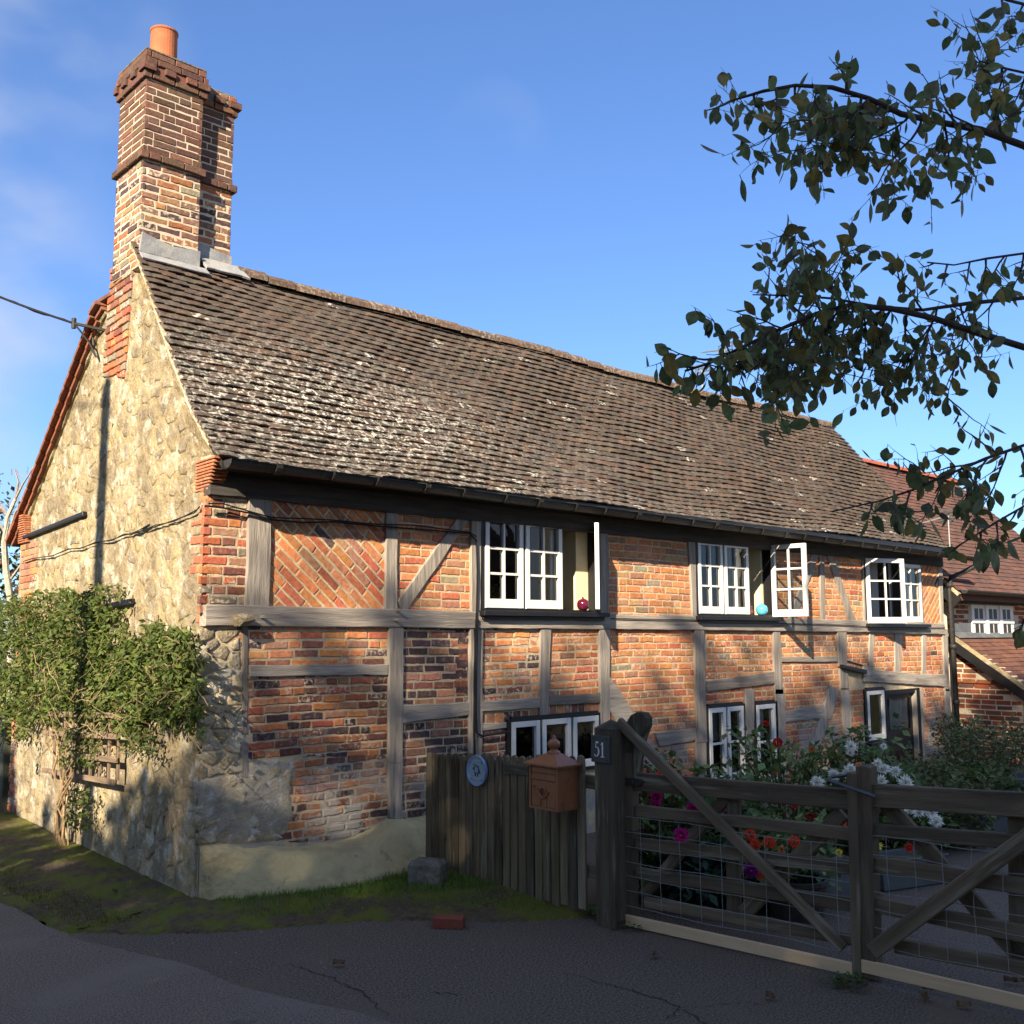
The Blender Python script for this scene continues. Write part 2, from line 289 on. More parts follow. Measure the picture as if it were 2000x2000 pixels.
M_block=mat('mossy_stone_block',base=(.17,.16,.13),rough=.95,var=.45,vs=14,bs=30,bump=1,bd=.02,over=[((.07,.10,.02),7,.55,.68,.8,0),((.32,.31,.27),20,.6,.7,.6,0)])
# ------------------------------------------------------------------ setting: ground, road, drive
def sheet(name,xs,ys,z,m,j=0,zf=None,**k):
    mb=MB(); vs=[];fs=[]
    for y in ys:
        for x in xs: vs.append((x,y,(zf(x,y) if zf else z)))
    n=len(xs)
    for i in range(len(ys)-1):
        for q in range(n-1): fs.append((i*n+q,i*n+q+1,(i+1)*n+q+1,(i+1)*n+q))
    mb.add(vs,fs); return obj(mb,name,m,kind='structure',**k)
sheet('ground',[-250,250],[-250,250],-.03,M_ground)
sheet('driveway',[-5,16.2],[-60,7.1],0.0,M_drive)
mb=MB(); edge=[]
for i in range(90):
    y=-40+i*.9 if i<44 else -.4+(i-44)*.28
    xb=np.interp(y,[-40,0,3.2,4.67,5.5,6.56,8.0,9.5,14],[3.9,3.75,3.55,3.25,2.95,2.72,2.62,2.6,2.75]); edge.append((xb+ru(-.035,.035)+.06*math.sin(y*2.3),y))
vs=[];fs=[]
for x,y in edge: vs+=[(-4.2,y,.012),(x-.05,y,.012),(x,y,.001)]
for i in range(len(edge)-1):
    a=3*i; fs+=[(a,a+1,a+4,a+3),(a+1,a+2,a+5,a+4)]
mb.add(vs,fs); obj(mb,'road',M_road,kind='structure')
def vz(x,y):
    lo=2.55+.09*math.sin(y*1.9)+.05*math.sin(y*4.3)
    if y<7.2: lo=np.interp(y,[4.95,5.08,5.3,5.7,6.0,6.4,6.8,7.2],[5.8,5.25,4.95,4.6,4.2,3.5,2.9,2.60])+.05*math.sin(x*5)
    d=(x-lo)/.8
    if y<7.2: d=min(d,(x-lo)/.6)
    if d<0: return -.03
    return .006+.06*min(1,d)**1.3+ru(0,.012)
sheet('verge_bank',list(np.linspace(2.3,5.5,70)),list(np.linspace(4.9,7.14,50)),0,M_soil,zf=vz)
sheet('verge_bank',list(np.linspace(2.3,3.95,36)),list(np.linspace(7.14,17,110)),0,M_soil,zf=vz)
drv=bpy.data.objects['driveway']; M_crack=mat('crack',base=(.03,.027,.025),rough=1,var=.3,bump=0)
for cp in (((1100,1900),(1200,1925),(1290,1950),(1330,1972),(1300,1990)),((1330,1972),(1420,1958),(1500,1960)),((560,1880),(640,1905),(720,1945),(760,1990)),((1330,1972),(1400,2010)),((760,1950),(850,1938),(930,1945))):
    W_=[grd(a_,b_,.005) for a_,b_ in cp]; P=[]
    for i in range(len(W_)-1):
        for q in range(9): P.append(W_[i].lerp(W_[i+1],q/9)+Vector((ru(-.018,.018),ru(-.018,.018),0)))
    cmb=MB(); vs=[]
    for i,p in enumerate(P): w_=ru(.002,.006)*(1-.5*abs(2*i/len(P)-1)); vs+=[p+Vector((-w_,w_*.4,0)),p+Vector((w_,-w_*.4,0))]
    cmb.add(vs,[(2*i,2*i+1,2*i+3,2*i+2) for i in range(len(P)-1)]); obj(cmb,'crack',M_crack,drv)
# ------------------------------------------------------------------ the cottage
cot=thing('timber_framed_cottage',(KX,D,0),'old brick and oak framed cottage with tall double chimney and long tiled roof','cottage')
XR=15.78
OR=(.53,.205,.080); OB=(.52,.225,.10); RD=(.43,.125,.065); BR=(.36,.175,.105); PU=(.085,.050,.050); BF=(.52,.29,.145); GY=(.27,.22,.15); RB=(.20,.08,.055)
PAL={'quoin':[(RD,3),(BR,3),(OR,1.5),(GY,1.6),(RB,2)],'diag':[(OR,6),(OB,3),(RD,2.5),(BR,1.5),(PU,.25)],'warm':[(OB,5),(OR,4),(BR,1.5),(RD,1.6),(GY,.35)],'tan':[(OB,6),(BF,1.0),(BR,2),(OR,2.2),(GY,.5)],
     'mix':[(OR,3),(OB,2),(RB,2.6),(PU,2),(BR,2.5),(RD,1.5)],'dark':[(PU,6),(RB,2.2),(BR,2)],'old':[((.22,.12,.08),3),(PU,2.5),((.34,.17,.085),2),((.36,.14,.06),1.2),(GY,1.5)],'cap':[((.15,.078,.055),4),((.125,.072,.052),4),((.165,.08,.055),1)],'new':[((.33,.10,.045),3),((.28,.085,.04),3),((.20,.08,.05),2.5),((.16,.08,.055),1)]}
def pick(p,white=0.,bright=1.):
    L=PAL[p]; s=sum(w for _,w in L); r=rnd()*s
    for c,w in L:
        r-=w
        if r<=0: break
    k=ru(.78,1.22)*bright; 
    return (c[0]*k*ru(.93,1.07),c[1]*k*ru(.92,1.07),c[2]*k*ru(.88,1.12),min(1,max(0,(1 if rnd()<white else 0)*ru(.4,1.05)+ (ru(0,.25)*(white>0)))))
def lay(poly,F,palette,parent,ps,ang=0,h=.073,L=.225,j=.014,out=.006,white=.15,jit=.0035,off=0,bright=1.,org=None,head=.22,base=0.0,thick=.03):
    poly=ccw(poly); xs=[p[0] for p in poly]; ys=[p[1] for p in poly]; ox,oy=org or (min(xs),min(ys)); c,s=math.cos(ang),math.sin(ang)
    pr=[((x-ox)*c+(y-oy)*s,-(x-ox)*s+(y-oy)*c) for x,y in poly]
    r0=int(math.floor(min(p[1] for p in pr)/h)); r1=int(math.ceil(max(p[1] for p in pr)/h)); a0=min(p[0] for p in pr); a1=max(p[0] for p in pr)
    wob=ru(0,6)
    for r in range(r0,r1):
        a=a0-L*ru(.1,.9)-(L*.5 if r%2 else 0)
        while a<a1:
            w=L*(.5 if rnd()<head else 1)*ru(.94,1.06); b=r*h+ru(-.002,.002)
            rc=[(a+j*.5,b+j*.5),(a+w-j*.5,b+j*.5),(a+w-j*.5,b+h-j*.5),(a+j*.5,b+h-j*.5)]
            rc=clip(rc,pr); a+=w
            if len(rc)<3 or area(rc)<.0016: continue
            o=densify(rc,.045,jit)
            o=[(ox+x*c-(y+.004*math.sin(x*3+wob))*s,oy+x*s+(y+.004*math.sin(x*3+wob))*c) for x,y in o]
            t=pick(palette,white,bright); m=MB(); d=out+ru(-.004,.003); m.prism(o,F,base-thick,base+d,.005,t); ps.append((m,parent))
# front wall: mortar core with real openings
def wq(l,r,t,b,xt=None): return (fac(l,(t+b)/2)[0],fac(r,(t+b)/2)[0],fac((l+r)/2,b)[1],fac((l+r)/2,t)[1])
HU1=(6.27,7.93,2.17,3.02)
HU1=(fac(938,1100)[0],fac(1166,1100)[0],fac(1000,1193)[1],fac(938,1003)[1])
HU2=(fac(1356,1120)[0],fac(1506,1120)[0],fac(1400,1203)[1],fac(1356,1050)[1])
HU3=(fac(1686,1150)[0],fac(1797,1150)[0],fac(1740,1218)[1],fac(1686,1090)[1])
HL1=(fac(988,1450)[0],fac(1170,1450)[0],.62,fac(1080,1398)[1])
HL2=(fac(1378,1450)[0],fac(1452,1450)[0],fac(1415,1530)[1],fac(1415,1376)[1])
HL3=(fac(1470,1450)[0],fac(1516,1450)[0],fac(1490,1532)[1],fac(1490,1371)[1])
HD1=(fac(1688,1400)[0],fac(1727,1400)[0],fac(1705,1448)[1],fac(1705,1345)[1])
HDR=(fac(1729,1450)[0],fac(1797,1450)[0],.02,fac(1760,1346)[1])
holes=[HU1,HU2,HU3,HL1,HL2,HL3,HD1,HDR]
xs=sorted({KX+.02,XR,*[h[0] for h in holes],*[h[1] for h in holes]}); zs=sorted({-.1,3.3,*[h[2] for h in holes],*[h[3] for h in holes]})
mb=MB()
for i in range(len(xs)-1):
    for k in range(len(zs)-1):
        cx,cz=(xs[i]+xs[i+1])/2,(zs[k]+zs[k+1])/2
        if any(h[0]<cx<h[1] and h[2]<cz<h[3] for h in holes): continue
        mb.box(FF,xs[i],xs[i+1],zs[k],zs[k+1],-.2,0)
wall=obj(mb,'front_wall',M_mortar,cot)
bp=[]
def fp(*pts): return [fac(*p) for p in pts]
def fz(k,*pts): return [fac(*Z(k,*p)) for p in pts]
lay(fz('4',(165,125),(432,150),(408,962),(122,962)),FF,'quoin',wall,bp,white=.14,j=.016)
lay(fz('4',(570,130),(1295,200),(1288,972),(552,968)),FF,'diag',wall,bp,ang=math.radians(-41),h=.078,L=.235,white=.07,j=.016,head=.1)
lay(fz('4',(1362,200),(1835,260),(1828,975),(1360,972)),FF,'warm',wall,bp,white=.1)
lay(fz('6',(1093,260),(1725,350),(1742,1015),(1105,995)),FF,'tan',wall,bp,white=.03)
lay(fz('7',(1005,560),(1850,600),(1870,1330),(1010,1320)),FF,'warm',wall,bp,white=.12)
lay(fz('8',(942,690),(1125,700),(1148,1350),(980,1340)),FF,'diag',wall,bp,ang=math.radians(40),h=.085,L=.3,white=.05,j=.024)
lay(fz('4',(330,1035),(1308,1040),(1305,1290),(330,1290)),FF,'mix',wall,bp,white=.35,bright=1.25,j=.017)
lay(fz('5',(425,60),(1305,50),(1305,565),(425,585)),FF,'mix',wall,bp,white=.42,h=.066,L=.215,j=.016,jit=.005,out=.010,bright=.85)
lay(fz('5',(720,575),(1305,560),(1312,965),(1085,1085),(600,1115)),FF,'mix',wall,bp,white=.4,h=.066,L=.2,j=.018,jit=.006,out=.006,bright=.9)
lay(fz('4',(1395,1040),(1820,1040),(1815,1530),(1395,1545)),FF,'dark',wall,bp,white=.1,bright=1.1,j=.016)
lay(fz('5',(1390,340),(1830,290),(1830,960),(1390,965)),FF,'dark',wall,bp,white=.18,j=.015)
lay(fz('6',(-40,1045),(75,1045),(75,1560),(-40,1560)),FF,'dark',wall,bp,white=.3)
lay(fz('6',(145,1040),(592,1050),(585,1610),(140,1630)),FF,'mix',wall,bp,white=.5,j=.022,jit=.006,bright=1.15)
lay(fz('6',(655,1050),(1035,1060),(1048,1570),(652,1590)),FF,'warm',wall,bp,white=.22,j=.018)
lay(fz('6',(130,1690),(600,1665),(600,1730),(335,1790),(130,1800)),FF,'mix',wall,bp,white=.3,L=.11,h=.11,head=0)
lay(fz('6',(645,1640),(1045,1615),(1045,1700),(640,1735)),FF,'mix',wall,bp,white=.3,L=.1,h=.12,head=0)
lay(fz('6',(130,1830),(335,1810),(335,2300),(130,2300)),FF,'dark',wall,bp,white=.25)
lay([fac(1186,1222),fac(1354,1224),fac(1358,1540),fac(1186,1540)],FF,'warm',wall,bp,white=.17)
lay([fac(1380,1226),fac(1508,1228),fac(1511,1320),fac(1378,1328)],FF,'warm',wall,bp,white=.5)
lay([fac(1376,1338),fac(1512,1325),fac(1512,1371),fac(1376,1376)],FF,'diag',wall,bp,white=.35)
lay([fac(1519,1233),fac(1634,1236),fac(1634,1284),fac(1521,1284)],FF,'tan',wall,bp,white=.35)
lay([fac(1521,1292),fac(1640,1292),fac(1640,1560),fac(1521,1560)],FF,'warm',wall,bp,white=.3)
lay([fac(1632,1236),fac(1843,1242),fac(1846,1326),fac(1636,1298)],FF,'diag',wall,bp,white=.45)
lay([fac(1636,1345),fac(1686,1345),fac(1686,1560),fac(1636,1560)],FF,'warm',wall,bp,white=.3)
lay([fac(1686,1452),fac(1728,1450),fac(1728,1560),fac(1686,1560)],FF,'warm',wall,bp,white=.2)
lay([fac(1797,1340),fac(1848,1340),fac(1852,1560),fac(1797,1560)],FF,'warm',wall,bp,white=.2,head=.5)
# gable wall
gpoly=[(0.02,-.1),(4.9,-.1),(5.0,3.0),(4.4,3.55),(2.6,5.02),(1.7,5.2),(0.02,3.1)]
mb=MB(); mb.prism(gpoly,GF,-.25,0,0); gw=obj(mb,'gable_wall',M_gmortar,cot)
def stones(region,F,n,parent,ps,skip=lambda p:False,cols=None,asp=1.35,relief=.016,gap=.012):
    region=ccw(region); xs=[p[0] for p in region]; ys=[p[1] for p in region]; pts=[]
    tries=0; dmin=math.sqrt(area(region)/n)*.72
    while len(pts)<n and tries<40000:
        tries+=1; p=(ru(min(xs),max(xs)),ru(min(ys),max(ys)))
        if not inpoly(p,region): continue
        if all(((p[0]-q[0])/asp)**2+(p[1]-q[1])**2>(dmin*ru(.72,1.0))**2/asp for q in pts): pts.append(p)
    A=np.array(pts)
    for p in pts:
        if skip(p): continue
        dd=((A[:,0]-p[0])/asp)**2+(A[:,1]-p[1])**2; idx=np.argsort(dd)[1:16]; pg=list(region)
        for i in idx:
            q=pts[i]; ms=((p[0]+q[0])/2,(p[1]+q[1])/2); nn=((p[0]-q[0])/asp**2,(p[1]-q[1])); L=math.hypot(*nn); nn=(nn[0]/L,nn[1]/L)
            g=gap*ru(.5,1.6); pg=clip_half(pg,(ms[0]+nn[0]*g,ms[1]+nn[1]*g),nn)
            if len(pg)<3: break
        if len(pg)<3 or area(pg)<.002: continue
        cx=sum(a for a,b in pg)/len(pg); cy=sum(b for a,b in pg)/len(pg)
        o=densify(pg,.06,.007); n_=len(o); c=random.choice(cols); k=ru(.82,1.2); t=(c[0]*k,c[1]*k,c[2]*k,0); vs=[];rel=relief*ru(.2,1.25)
        for (f,c_) in ((1.0,-.012),(.93,rel*.55),(.66,rel)):
            for a,b in o: vs.append(F.P(cx+(a-cx)*f,cy+(b-cy)*f,c_+ru(-.0035,.0035)*(f<1)))
        vs.append(F.P(cx,cy,rel*ru(.8,1.3)))
        fs=[(i,(i+1)%n_,n_+(i+1)%n_,n_+i) for i in range(n_)]+[(n_+i,n_+(i+1)%n_,2*n_+(i+1)%n_,2*n_+i) for i in range(n_)]+[(2*n_+i,2*n_+(i+1)%n_,3*n_) for i in range(n_)]
        m=MB(); m.add(vs,fs,t); ps.append((m,parent))
SC=[(.30,.235,.14),(.27,.215,.13),(.34,.27,.15),(.24,.20,.14),(.32,.27,.19),(.28,.21,.115)]
SC2=[(.48,.42,.31),(.52,.45,.32),(.42,.38,.30),(.50,.41,.27)]
sp=[]
qn=lambda p:(p[0]<.27 and p[1]>2.35) or (p[0]<.12 and p[1]>2.0) or (p[0]>4.55) or (p[1]>4.2 and gab_band(p))
bandpoly=[gab(219,526),gab(262,526),gab(246,737),gab(203,737)]
def gab_band(p): return inpoly(p,bandpoly)
stones([(0.02,.0),(4.9,.0),(4.98,3.0),(4.38,3.5),(2.6,4.98),(1.7,5.16),(0.02,3.08)],GF,520,gw,sp,skip=qn,cols=SC,relief=.006,gap=.020,asp=1.2)
# lower corner rubble of the front wall
stones([fac(384,1228),fac(466,1228),fac(482,1480),fac(570,1500),fac(560,1640),fac(384,1650)],FF,60,wall,sp,cols=SC2,relief=.016,gap=.006)
pieces(sp,'stone',M_stone,None,300,smooth=True)
lay([(0.0,2.02),(.10,2.02),(.10,2.35),(.25,2.35),(.25,2.7),(.2,2.7),(.2,3.02),(0,3.02)][:0] or [(0.0,2.03),(.12,2.03),(.12,2.4),(0.0,2.4)],GF,'quoin',gw,bp,out=.008)
lay([(0.0,2.4),(.27,2.4),(.27,2.8),(0,2.8)],GF,'quoin',gw,bp,out=.008)
lay([(0.0,2.8),(.15,2.8),(.12,3.08),(0,3.08)],GF,'quoin',gw,bp,out=.008)
for (z0,z1,s0) in ((0.0,.45,4.62),(.45,.8,4.72),(.8,1.2,4.62),(1.2,2.0,4.68),(2.0,2.45,4.45),(2.45,2.95,4.3)):
    lay([(s0,z0),(4.93,z0),(4.93,z1),(s0,z1)],GF,'quoin',gw,bp,out=.010,bright=1.15,white=.1)
lay(bandpoly,GF,'quoin',gw,bp,out=.02,white=.2)
# ---- chimney
CY=8.78
def chp(px,py,y=CY): v=pl(px,py,(0,y,0),(0,1,0)); return (v.x,v.z)
chx0=KX+1.64*.0508-.005; chx1=chx0+.56; cdep=.60
def stack(x0,x1,y0,y1,zb,ztop,name,tall):
    mb=MB(); mb.box(WF,x0+.003,x1-.003,y0+.003,y1-.003,zb,ztop-.02); ch=obj(mb,name,M_nmortar,cot)
    def ring(z0,z1,o,pal,white=0.,j=.01,jit=.002,dent=False):
        fr=[(Fr((0,y0-o,0),(1,0,0),(0,0,1),(0,-1,0)),x0-o,x1+o),(Fr((x0-o,0,0),(0,1,0),(0,0,1),(-1,0,0)),y0-o,y1+o),(Fr((x1+o,0,0),(0,1,0),(0,0,1),(1,0,0)),y0-o,y1+o)]
        for F,a,b in fr:
            if dent:
                q=a; k=0
                while q<b-.02:
                    w=.105; 
                    if k%2==0: 
                        m=MB(); m.prism(densify([(q,z0+.003),(min(b,q+w),z0+.003),(min(b,q+w),z1-.003),(q,z1-.003)],.08,.002),F,-.12,0,.004,pick(pal)); bp.append((m,ch))
                    q+=w; k+=1
            else: lay([(a,z0),(b,z0),(b,z1),(a,z1)],F,pal,ch,bp,h=(z1-z0)/max(1,round((z1-z0)/.074)),org=(a,z0),white=white,j=j,jit=jit,out=.002,head=.12,thick=.01+o+.02)
    ring(zb,6.26,0.0,'old',white=.28,j=.016,jit=.005)
    ring(6.26,6.335,.036,'cap'); ring(6.335,7.04,0,'cap'); ring(7.04,7.11,.028,'cap')
    if tall:
        ring(7.11,7.18,.050,'cap',dent=True); m=MB(); m.box(WF,x0-.02,x1+.02,y0-.02,y1+.02,7.11,7.18,tint=(.18,.075,.055)); obj(m,'corbel_core',M_nbrick,ch)
        ring(7.18,7.25,.034,'cap'); ring(7.25,7.32,.016,'cap'); m=MB(); m.box(WF,x0-.02,x1+.02,y0-.02,y1+.02,7.318,7.33,tint=(.2,.19,.16)); obj(m,'mortar_cap',M_block,ch)
    else:
        ring(7.11,7.18,.055,'cap',dent=True); ring(7.18,7.24,.015,'old',white=.8); m=MB(); m.prism(densify([(x0-.01,y0-.01),(x1+.01,y0-.01),(x1+.01,y1),(x0,y1)],.07,.01),WF,7.11,7.262,.01,(.3,.3,.26)); obj(m,'mortar_cap',M_block,ch)
    return ch
ch1=stack(chx0,chx1,CY,CY+cdep,5.25,7.32,'chimney',True)
ch2=stack(chx1+.003,chx1+.385,CY+.12,CY+.5,5.3,7.25,'chimney',False)
mb=MB(); pc=(chx0+.28,CY+.3,7.32); r0=.128
mb.lathe(pc,[(r0*1.06,0),(r0,.05),(r0*.97,.38),(r0*.97,.395),(r0*1.03,.405),(r0*1.03,.422),(r0*.86,.422),(r0*.8,.05)],28); obj(mb,'chimney_pot',M_terra,cot,smooth=False)
# lead flashing
mb=MB(); mb.prism(densify([(chx0-.02,5.27),(chx1+.012,5.25),(chx1+.012,5.52),(chx0+.3,5.50),(chx0+.01,5.56)],.12,.004),Fr((0,CY-.025,0),(1,0,0),(0,0,1),(0,-1,0)),-.02,.006,.003)
mb.prism(densify([(chx0-.02,0),(chx1+.06,0),(chx1+.06,.12),(chx0-.02,.12)],.1,.008),Fr((0,CY-.14,5.275),(1,0,0),(0,.76,.65),(0,-.65,.76)),-.002,.012,.003); obj(mb,'lead_flashing',M_lead,cot)
mb=MB(); mb.prism(densify([(chx1+.02,5.42),(chx1+.42,5.42),(chx1+.39,5.60),(chx1+.02,5.66)],.1,.008),Fr((0,CY+.095,0),(1,0,0),(0,0,1),(0,-1,0)),-.02,.008,.003)
mb.prism(densify([(chx1+.06,0),(chx1+.5,0),(chx1+.46,.2),(chx1+.06,.2)],.08,.012),Fr((0,CY-.06,5.36),(1,0,0),(0,.72,.7),(0,-.7,.72)),-.002,.02,.004); obj(mb,'lead_flashing',M_lead,cot)
# ---- roof
PR=[(6.86,3.235),(7.35,3.66),(8.90,5.49)]
xg=lambda y: KX+(y-D)*.0508
seg=[math.dist(PR[i],PR[i+1]) for i in range(2)]; RL=sum(seg)
def roofpt(b):
    if b<=seg[0]: t=b/seg[0]; p0,p1=PR[0],PR[1]
    else: t=(b-seg[0])/seg[1]; p0,p1=PR[1],PR[2]
    y=p0[0]+(p1[0]-p0[0])*t; z=p0[1]+(p1[1]-p0[1])*t
    d=Vector((0,p1[0]-p0[0],p1[1]-p0[1])).normalized(); 
    return y,z,d,Vector((0,-d.z,d.y))
def sag(x,b): return .018*math.sin(x*1.1+b*1.7)+.012*math.sin(x*2.7-b*3.1)-.03*math.sin(math.pi*(x-KX)/12.2)
mb=MB(); R0=15.72
rp=[(KX-.02,-.02)]
def prof_slab(mb,prof,x0f,x1,th,tint=(.15,.075,.055,0)):
    vs=[];fs=[]
    for (y,z) in prof: vs+=[(x0f(y),y,z),(x1,y,z),(x0f(y),y,z-th),(x1,y,z-th)]
    for i in range(len(prof)-1):
        a=4*i; fs+=[(a,a+1,a+5,a+4),(a+2,a+3,a+7,a+6),(a,a+4,a+6,a+2),(a+1,a+5,a+7,a+3)]
    fs+=[(0,1,3,2),(4*len(prof)-4,4*len(prof)-3,4*len(prof)-1,4*len(prof)-2)]
    mb.add(vs,fs,tint)
prof_slab(mb,[(6.90,3.22),(7.35,3.60),(8.90,5.42)],lambda y:xg(y)+.0,R0-.03,.06); roof=obj(mb,'roof',M_iron,cot)
tps=[]; gauge=.0935; rows=int(RL/gauge)
for r in range(rows):
    b=r*gauge; x=KX-.07-(.08 if r%2 else 0); rr=ru(-.003,.003)
    while x<R0:
        w=.163*ru(.97,1.03); y,z,d,n=roofpt(b+rr+ru(-.004,.004)); y2,z2,d2,n2=roofpt(min(RL-.005,b+.135))
        xl=max(x,xg(y)-.05); xr=min(x+w-.003,R0)
        x+=w
        if xr-xl<.03: continue
        if y2>8.70 and xl<chx1+.0: pass
        lift=.030+ru(-.006,.009); lf=sag(xl,b); tl=ru(-.004,.004)
        p0=Vector((0,y,z))+n*lf; p1=Vector((0,y2,z2))+n2*(lf-.004); th=.013
        xm=(xl+xr)/2; cb=.005
        V=[Vector((xl,0,0))+p0+n*(lift+tl),Vector((xm,0,0))+p0+n*(lift+cb),Vector((xr,0,0))+p0+n*(lift-tl),
           Vector((xl,0,0))+p1+n2*.012,Vector((xm,0,0))+p1+n2*(.012+cb),Vector((xr,0,0))+p1+n2*.012]
        V+=[V[0]-n*th,V[1]-n*th,V[2]-n*th,V[3]-n2*th,V[5]-n2*th]
        k=ru(.72,1.25); cc=random.choice([(.085,.062,.047),(.080,.060,.048),(.090,.064,.048),(.073,.058,.048),(.095,.060,.042)])
        ly=math.exp(-((x-4.8)/1.8)**2)*math.exp(-((b-.85)/.72)**2)*1.0+.08*math.exp(-((x-7.5)/3)**2)+(.12 if b<.25 else 0)
        al=max(0,min(1,ly*ru(.5,1.35)+(.75 if rnd()<.022 else 0)))
        m=MB(); m.add(V,[(0,1,4,3),(1,2,5,4),(6,7,1,0),(7,8,2,1),(0,3,9,6),(2,8,10,5),(6,9,10,8)],(cc[0]*k,cc[1]*k,cc[2]*k,al)); tps.append((m,roof))
pieces(tps,'roof_tile',M_tile,None,300)
# ridge tiles
x=4.62
while x<R0:
    w=.31*ru(.97,1.03); mb=MB(); vs=[];fs=[]; zz=5.46+sag(x,RL)*.8+ru(-.004,.004)
    for i,xx in enumerate((x,x+w-.012)):
        for k in range(7):
            t=math.pi*(-.04+1.08*k/6); vs.append((xx,8.90-.115*math.cos(t)*1.05,zz-.02+.105*math.sin(t)+.006*i))
    fs=[(k,k+1,8+k,7+k) for k in range(6)]+[tuple(range(6,-1,-1)),tuple(range(7,14))]
    k=ru(.8,1.2); mb.add(vs,fs,(.125*k,.078*k,.052*k,ru(.1,.4))); obj(mb,'ridge_tile',M_tile,roof); x+=w
# back slope, verges
mb=MB(); prof_slab(mb,[(8.92,5.45),(9.62,5.12),(11.6,3.55),(12.32,3.02)],lambda y:xg(y)-.10 if y>9.6 else xg(y)+.3,R0,.035); broof=obj(mb,'back_roof',M_tile,cot)
bpf=[(8.92,5.45),(9.62,5.12),(11.6,3.55),(12.32,3.02)]
vt=[]; L=0
def bpt(s):
    for i in range(3):
        l=math.dist(bpf[i],bpf[i+1])
        if s<=l or i==2: t=s/l; return bpf[i][0]+(bpf[i+1][0]-bpf[i][0])*t,bpf[i][1]+(bpf[i+1][1]-bpf[i][1])*t,Vector((0,bpf[i+1][0]-bpf[i][0],bpf[i+1][1]-bpf[i][1])).normalized()
        s-=l
s=.75
while s<4.1:
    y,z,d=bpt(s); n=Vector((0,-d.z,d.y)); 
    if n.z<0: n=-n
    for (o0,o1,dz) in ((-.125,-.0,-.052),(-.07,.03,-.105)):
        F=Fr((xg(y),y,z),(1,.05,0),d,n); m=MB(); k=ru(.8,1.15); m.prism([(o0,0),(o1,0),(o1,.17),(o0,.17)],F,dz-.012,dz+.028,.003,(.21*k,.072*k,.04*k,.05)); vt.append((m,broof))
    s+=.18
for q,p in vt: obj(q,'verge_tile',M_tile,p)
mb=MB(); pts=[]
for s in np.arange(.7,4.0,.12):
    y,z,d=bpt(s); pts.append(Vector((xg(y)-.012,y,z-.135+ru(-.015,.01))))
mb.tube(pts,[.028+ru(-.008,.008) for _ in pts],7); obj(mb,'verge_fillet',M_gmortar,broof)
# front verge fillet of cream mortar and tile ends
mb=MB(); pts=[]
for b in np.arange(.28,RL,.06):
    y,z,d,n=roofpt(b); p=Vector((xg(y)-.01,y,z))+n*(sag(KX,b)-.035); pts.append(p+Vector((0,ru(-.008,.008),ru(-.008,.008))))
mb.tube(pts,[.036+ru(-.010,.010) for _ in pts],7); obj(mb,'verge_fillet',M_gmortar,roof)
for b in np.arange(.2,RL-.1,gauge):
    y,z,d,n=roofpt(b); F=Fr(Vector((xg(y),y,z))+n*sag(KX,b),(1,0,0),d,n); m=MB(); k=ru(.8,1.2); m.prism([(-.052,0),(.05,0),(.05,.12),(-.052,.12)],F,-.022,-.006,.002,(.40*k,.31*k,.19*k,.6)); obj(m,'verge_tile',M_tile,roof)
# corbelled tile kneelers
def kneeler(s0,s1,z0,n,out0,out1,yo0,yo1):
    for i in range(n):
        t=i/(n-1); z=z0+i*.023; m=MB(); k=ru(.85,1.15); o=out0+(out1-out0)*t
        a0=s0-yo0-(yo1-yo0)*t; m.prism(densify([(a0,z+.003),(s1-.01*i,z+.003),(s1-.01*i,z+.020),(a0,z+.020)],.1,.002),GF,-.10,o,.002,(.42*k,.15*k,.07*k,.25)); obj(m,'kneeler_tile',M_brick,gw)
kneeler(0.0,.22,3.03,10,.01,.05,.02,.22)
kneeler(4.62,5.0,2.97,13,.03,.10,.0,.0)
# ---- timbers
TO=(.30,.262,.22); TD=(.21,.18,.15); TL=(.36,.315,.26)
def timber(poly,d=.030,tint=TO,ax=1,name='timber',j=.004,d0=-.05,F=FF,m=None):
    k=ru(.88,1.12); mb=MB(); o=densify(ccw(poly),.13,j); mb.prism(o,F,d0,d,.006,(tint[0]*k,tint[1]*k,tint[2]*k,0),ax); return obj(mb,name,m or M_oak,wall if F is FF else gw)
T=timber
T([(KX-.01,2.99),(XR+.05,2.98),(XR+.05,3.16),(KX-.01,3.16)],.05,(.07,.062,.055),0,'wall_plate')  # near-black tint carries the shadow under the eaves
T([(KX-.01,fac(400,1221)[1]-.005),(6.3,2.0),(9.5,1.99),(13.3,1.965),(XR,1.93),(XR,2.10),(13.3,2.13),(9.5,2.145),(6.3,2.155),(KX-.01,2.17)],.045,TO,0,'bressummer')
T(fz('4',(432,135),(574,145),(556,965),(405,965)),.032,TO)
T(fz('4',(1295,215),(1366,225),(1360,973),(1283,973)))
T(fz('4',(1307,1040),(1400,1040),(1394,1900),(1300,1900))+[], .034)
T(fz('5',(1300,600),(1395,600),(1388,962),(1312,962)),.030)
T(fz('4',(1365,885),(1408,965),(1845,330),(1795,285)),.026,TO)
T(fz('4',(1825,270),(1890,280),(1882,975),(1822,975)),.034)
T(fz('4',(432,1285),(1302,1280),(1302,1347),(436,1357)),.03,TL,0)
T(fz('4',(392,1040),(432,1040),(426,1720),(390,1720)),.012,TD)  # dark strip set in for a shadowed gap, not a timber
T(fz('5',(378,480),(430,480),(432,700),(375,700)),.015,TL)
T(fz('4',(1396,1535),(1832,1515),(1832,1600),(1396,1648)),.03,TO,0)
T(fz('4',(1817,1040),(1842,1040),(1832,2250),(1805,2250)),.034,TL); T(fz('4',(1853,1040),(1902,1040),(1890,2250),(1848,2250)),.030,TO)
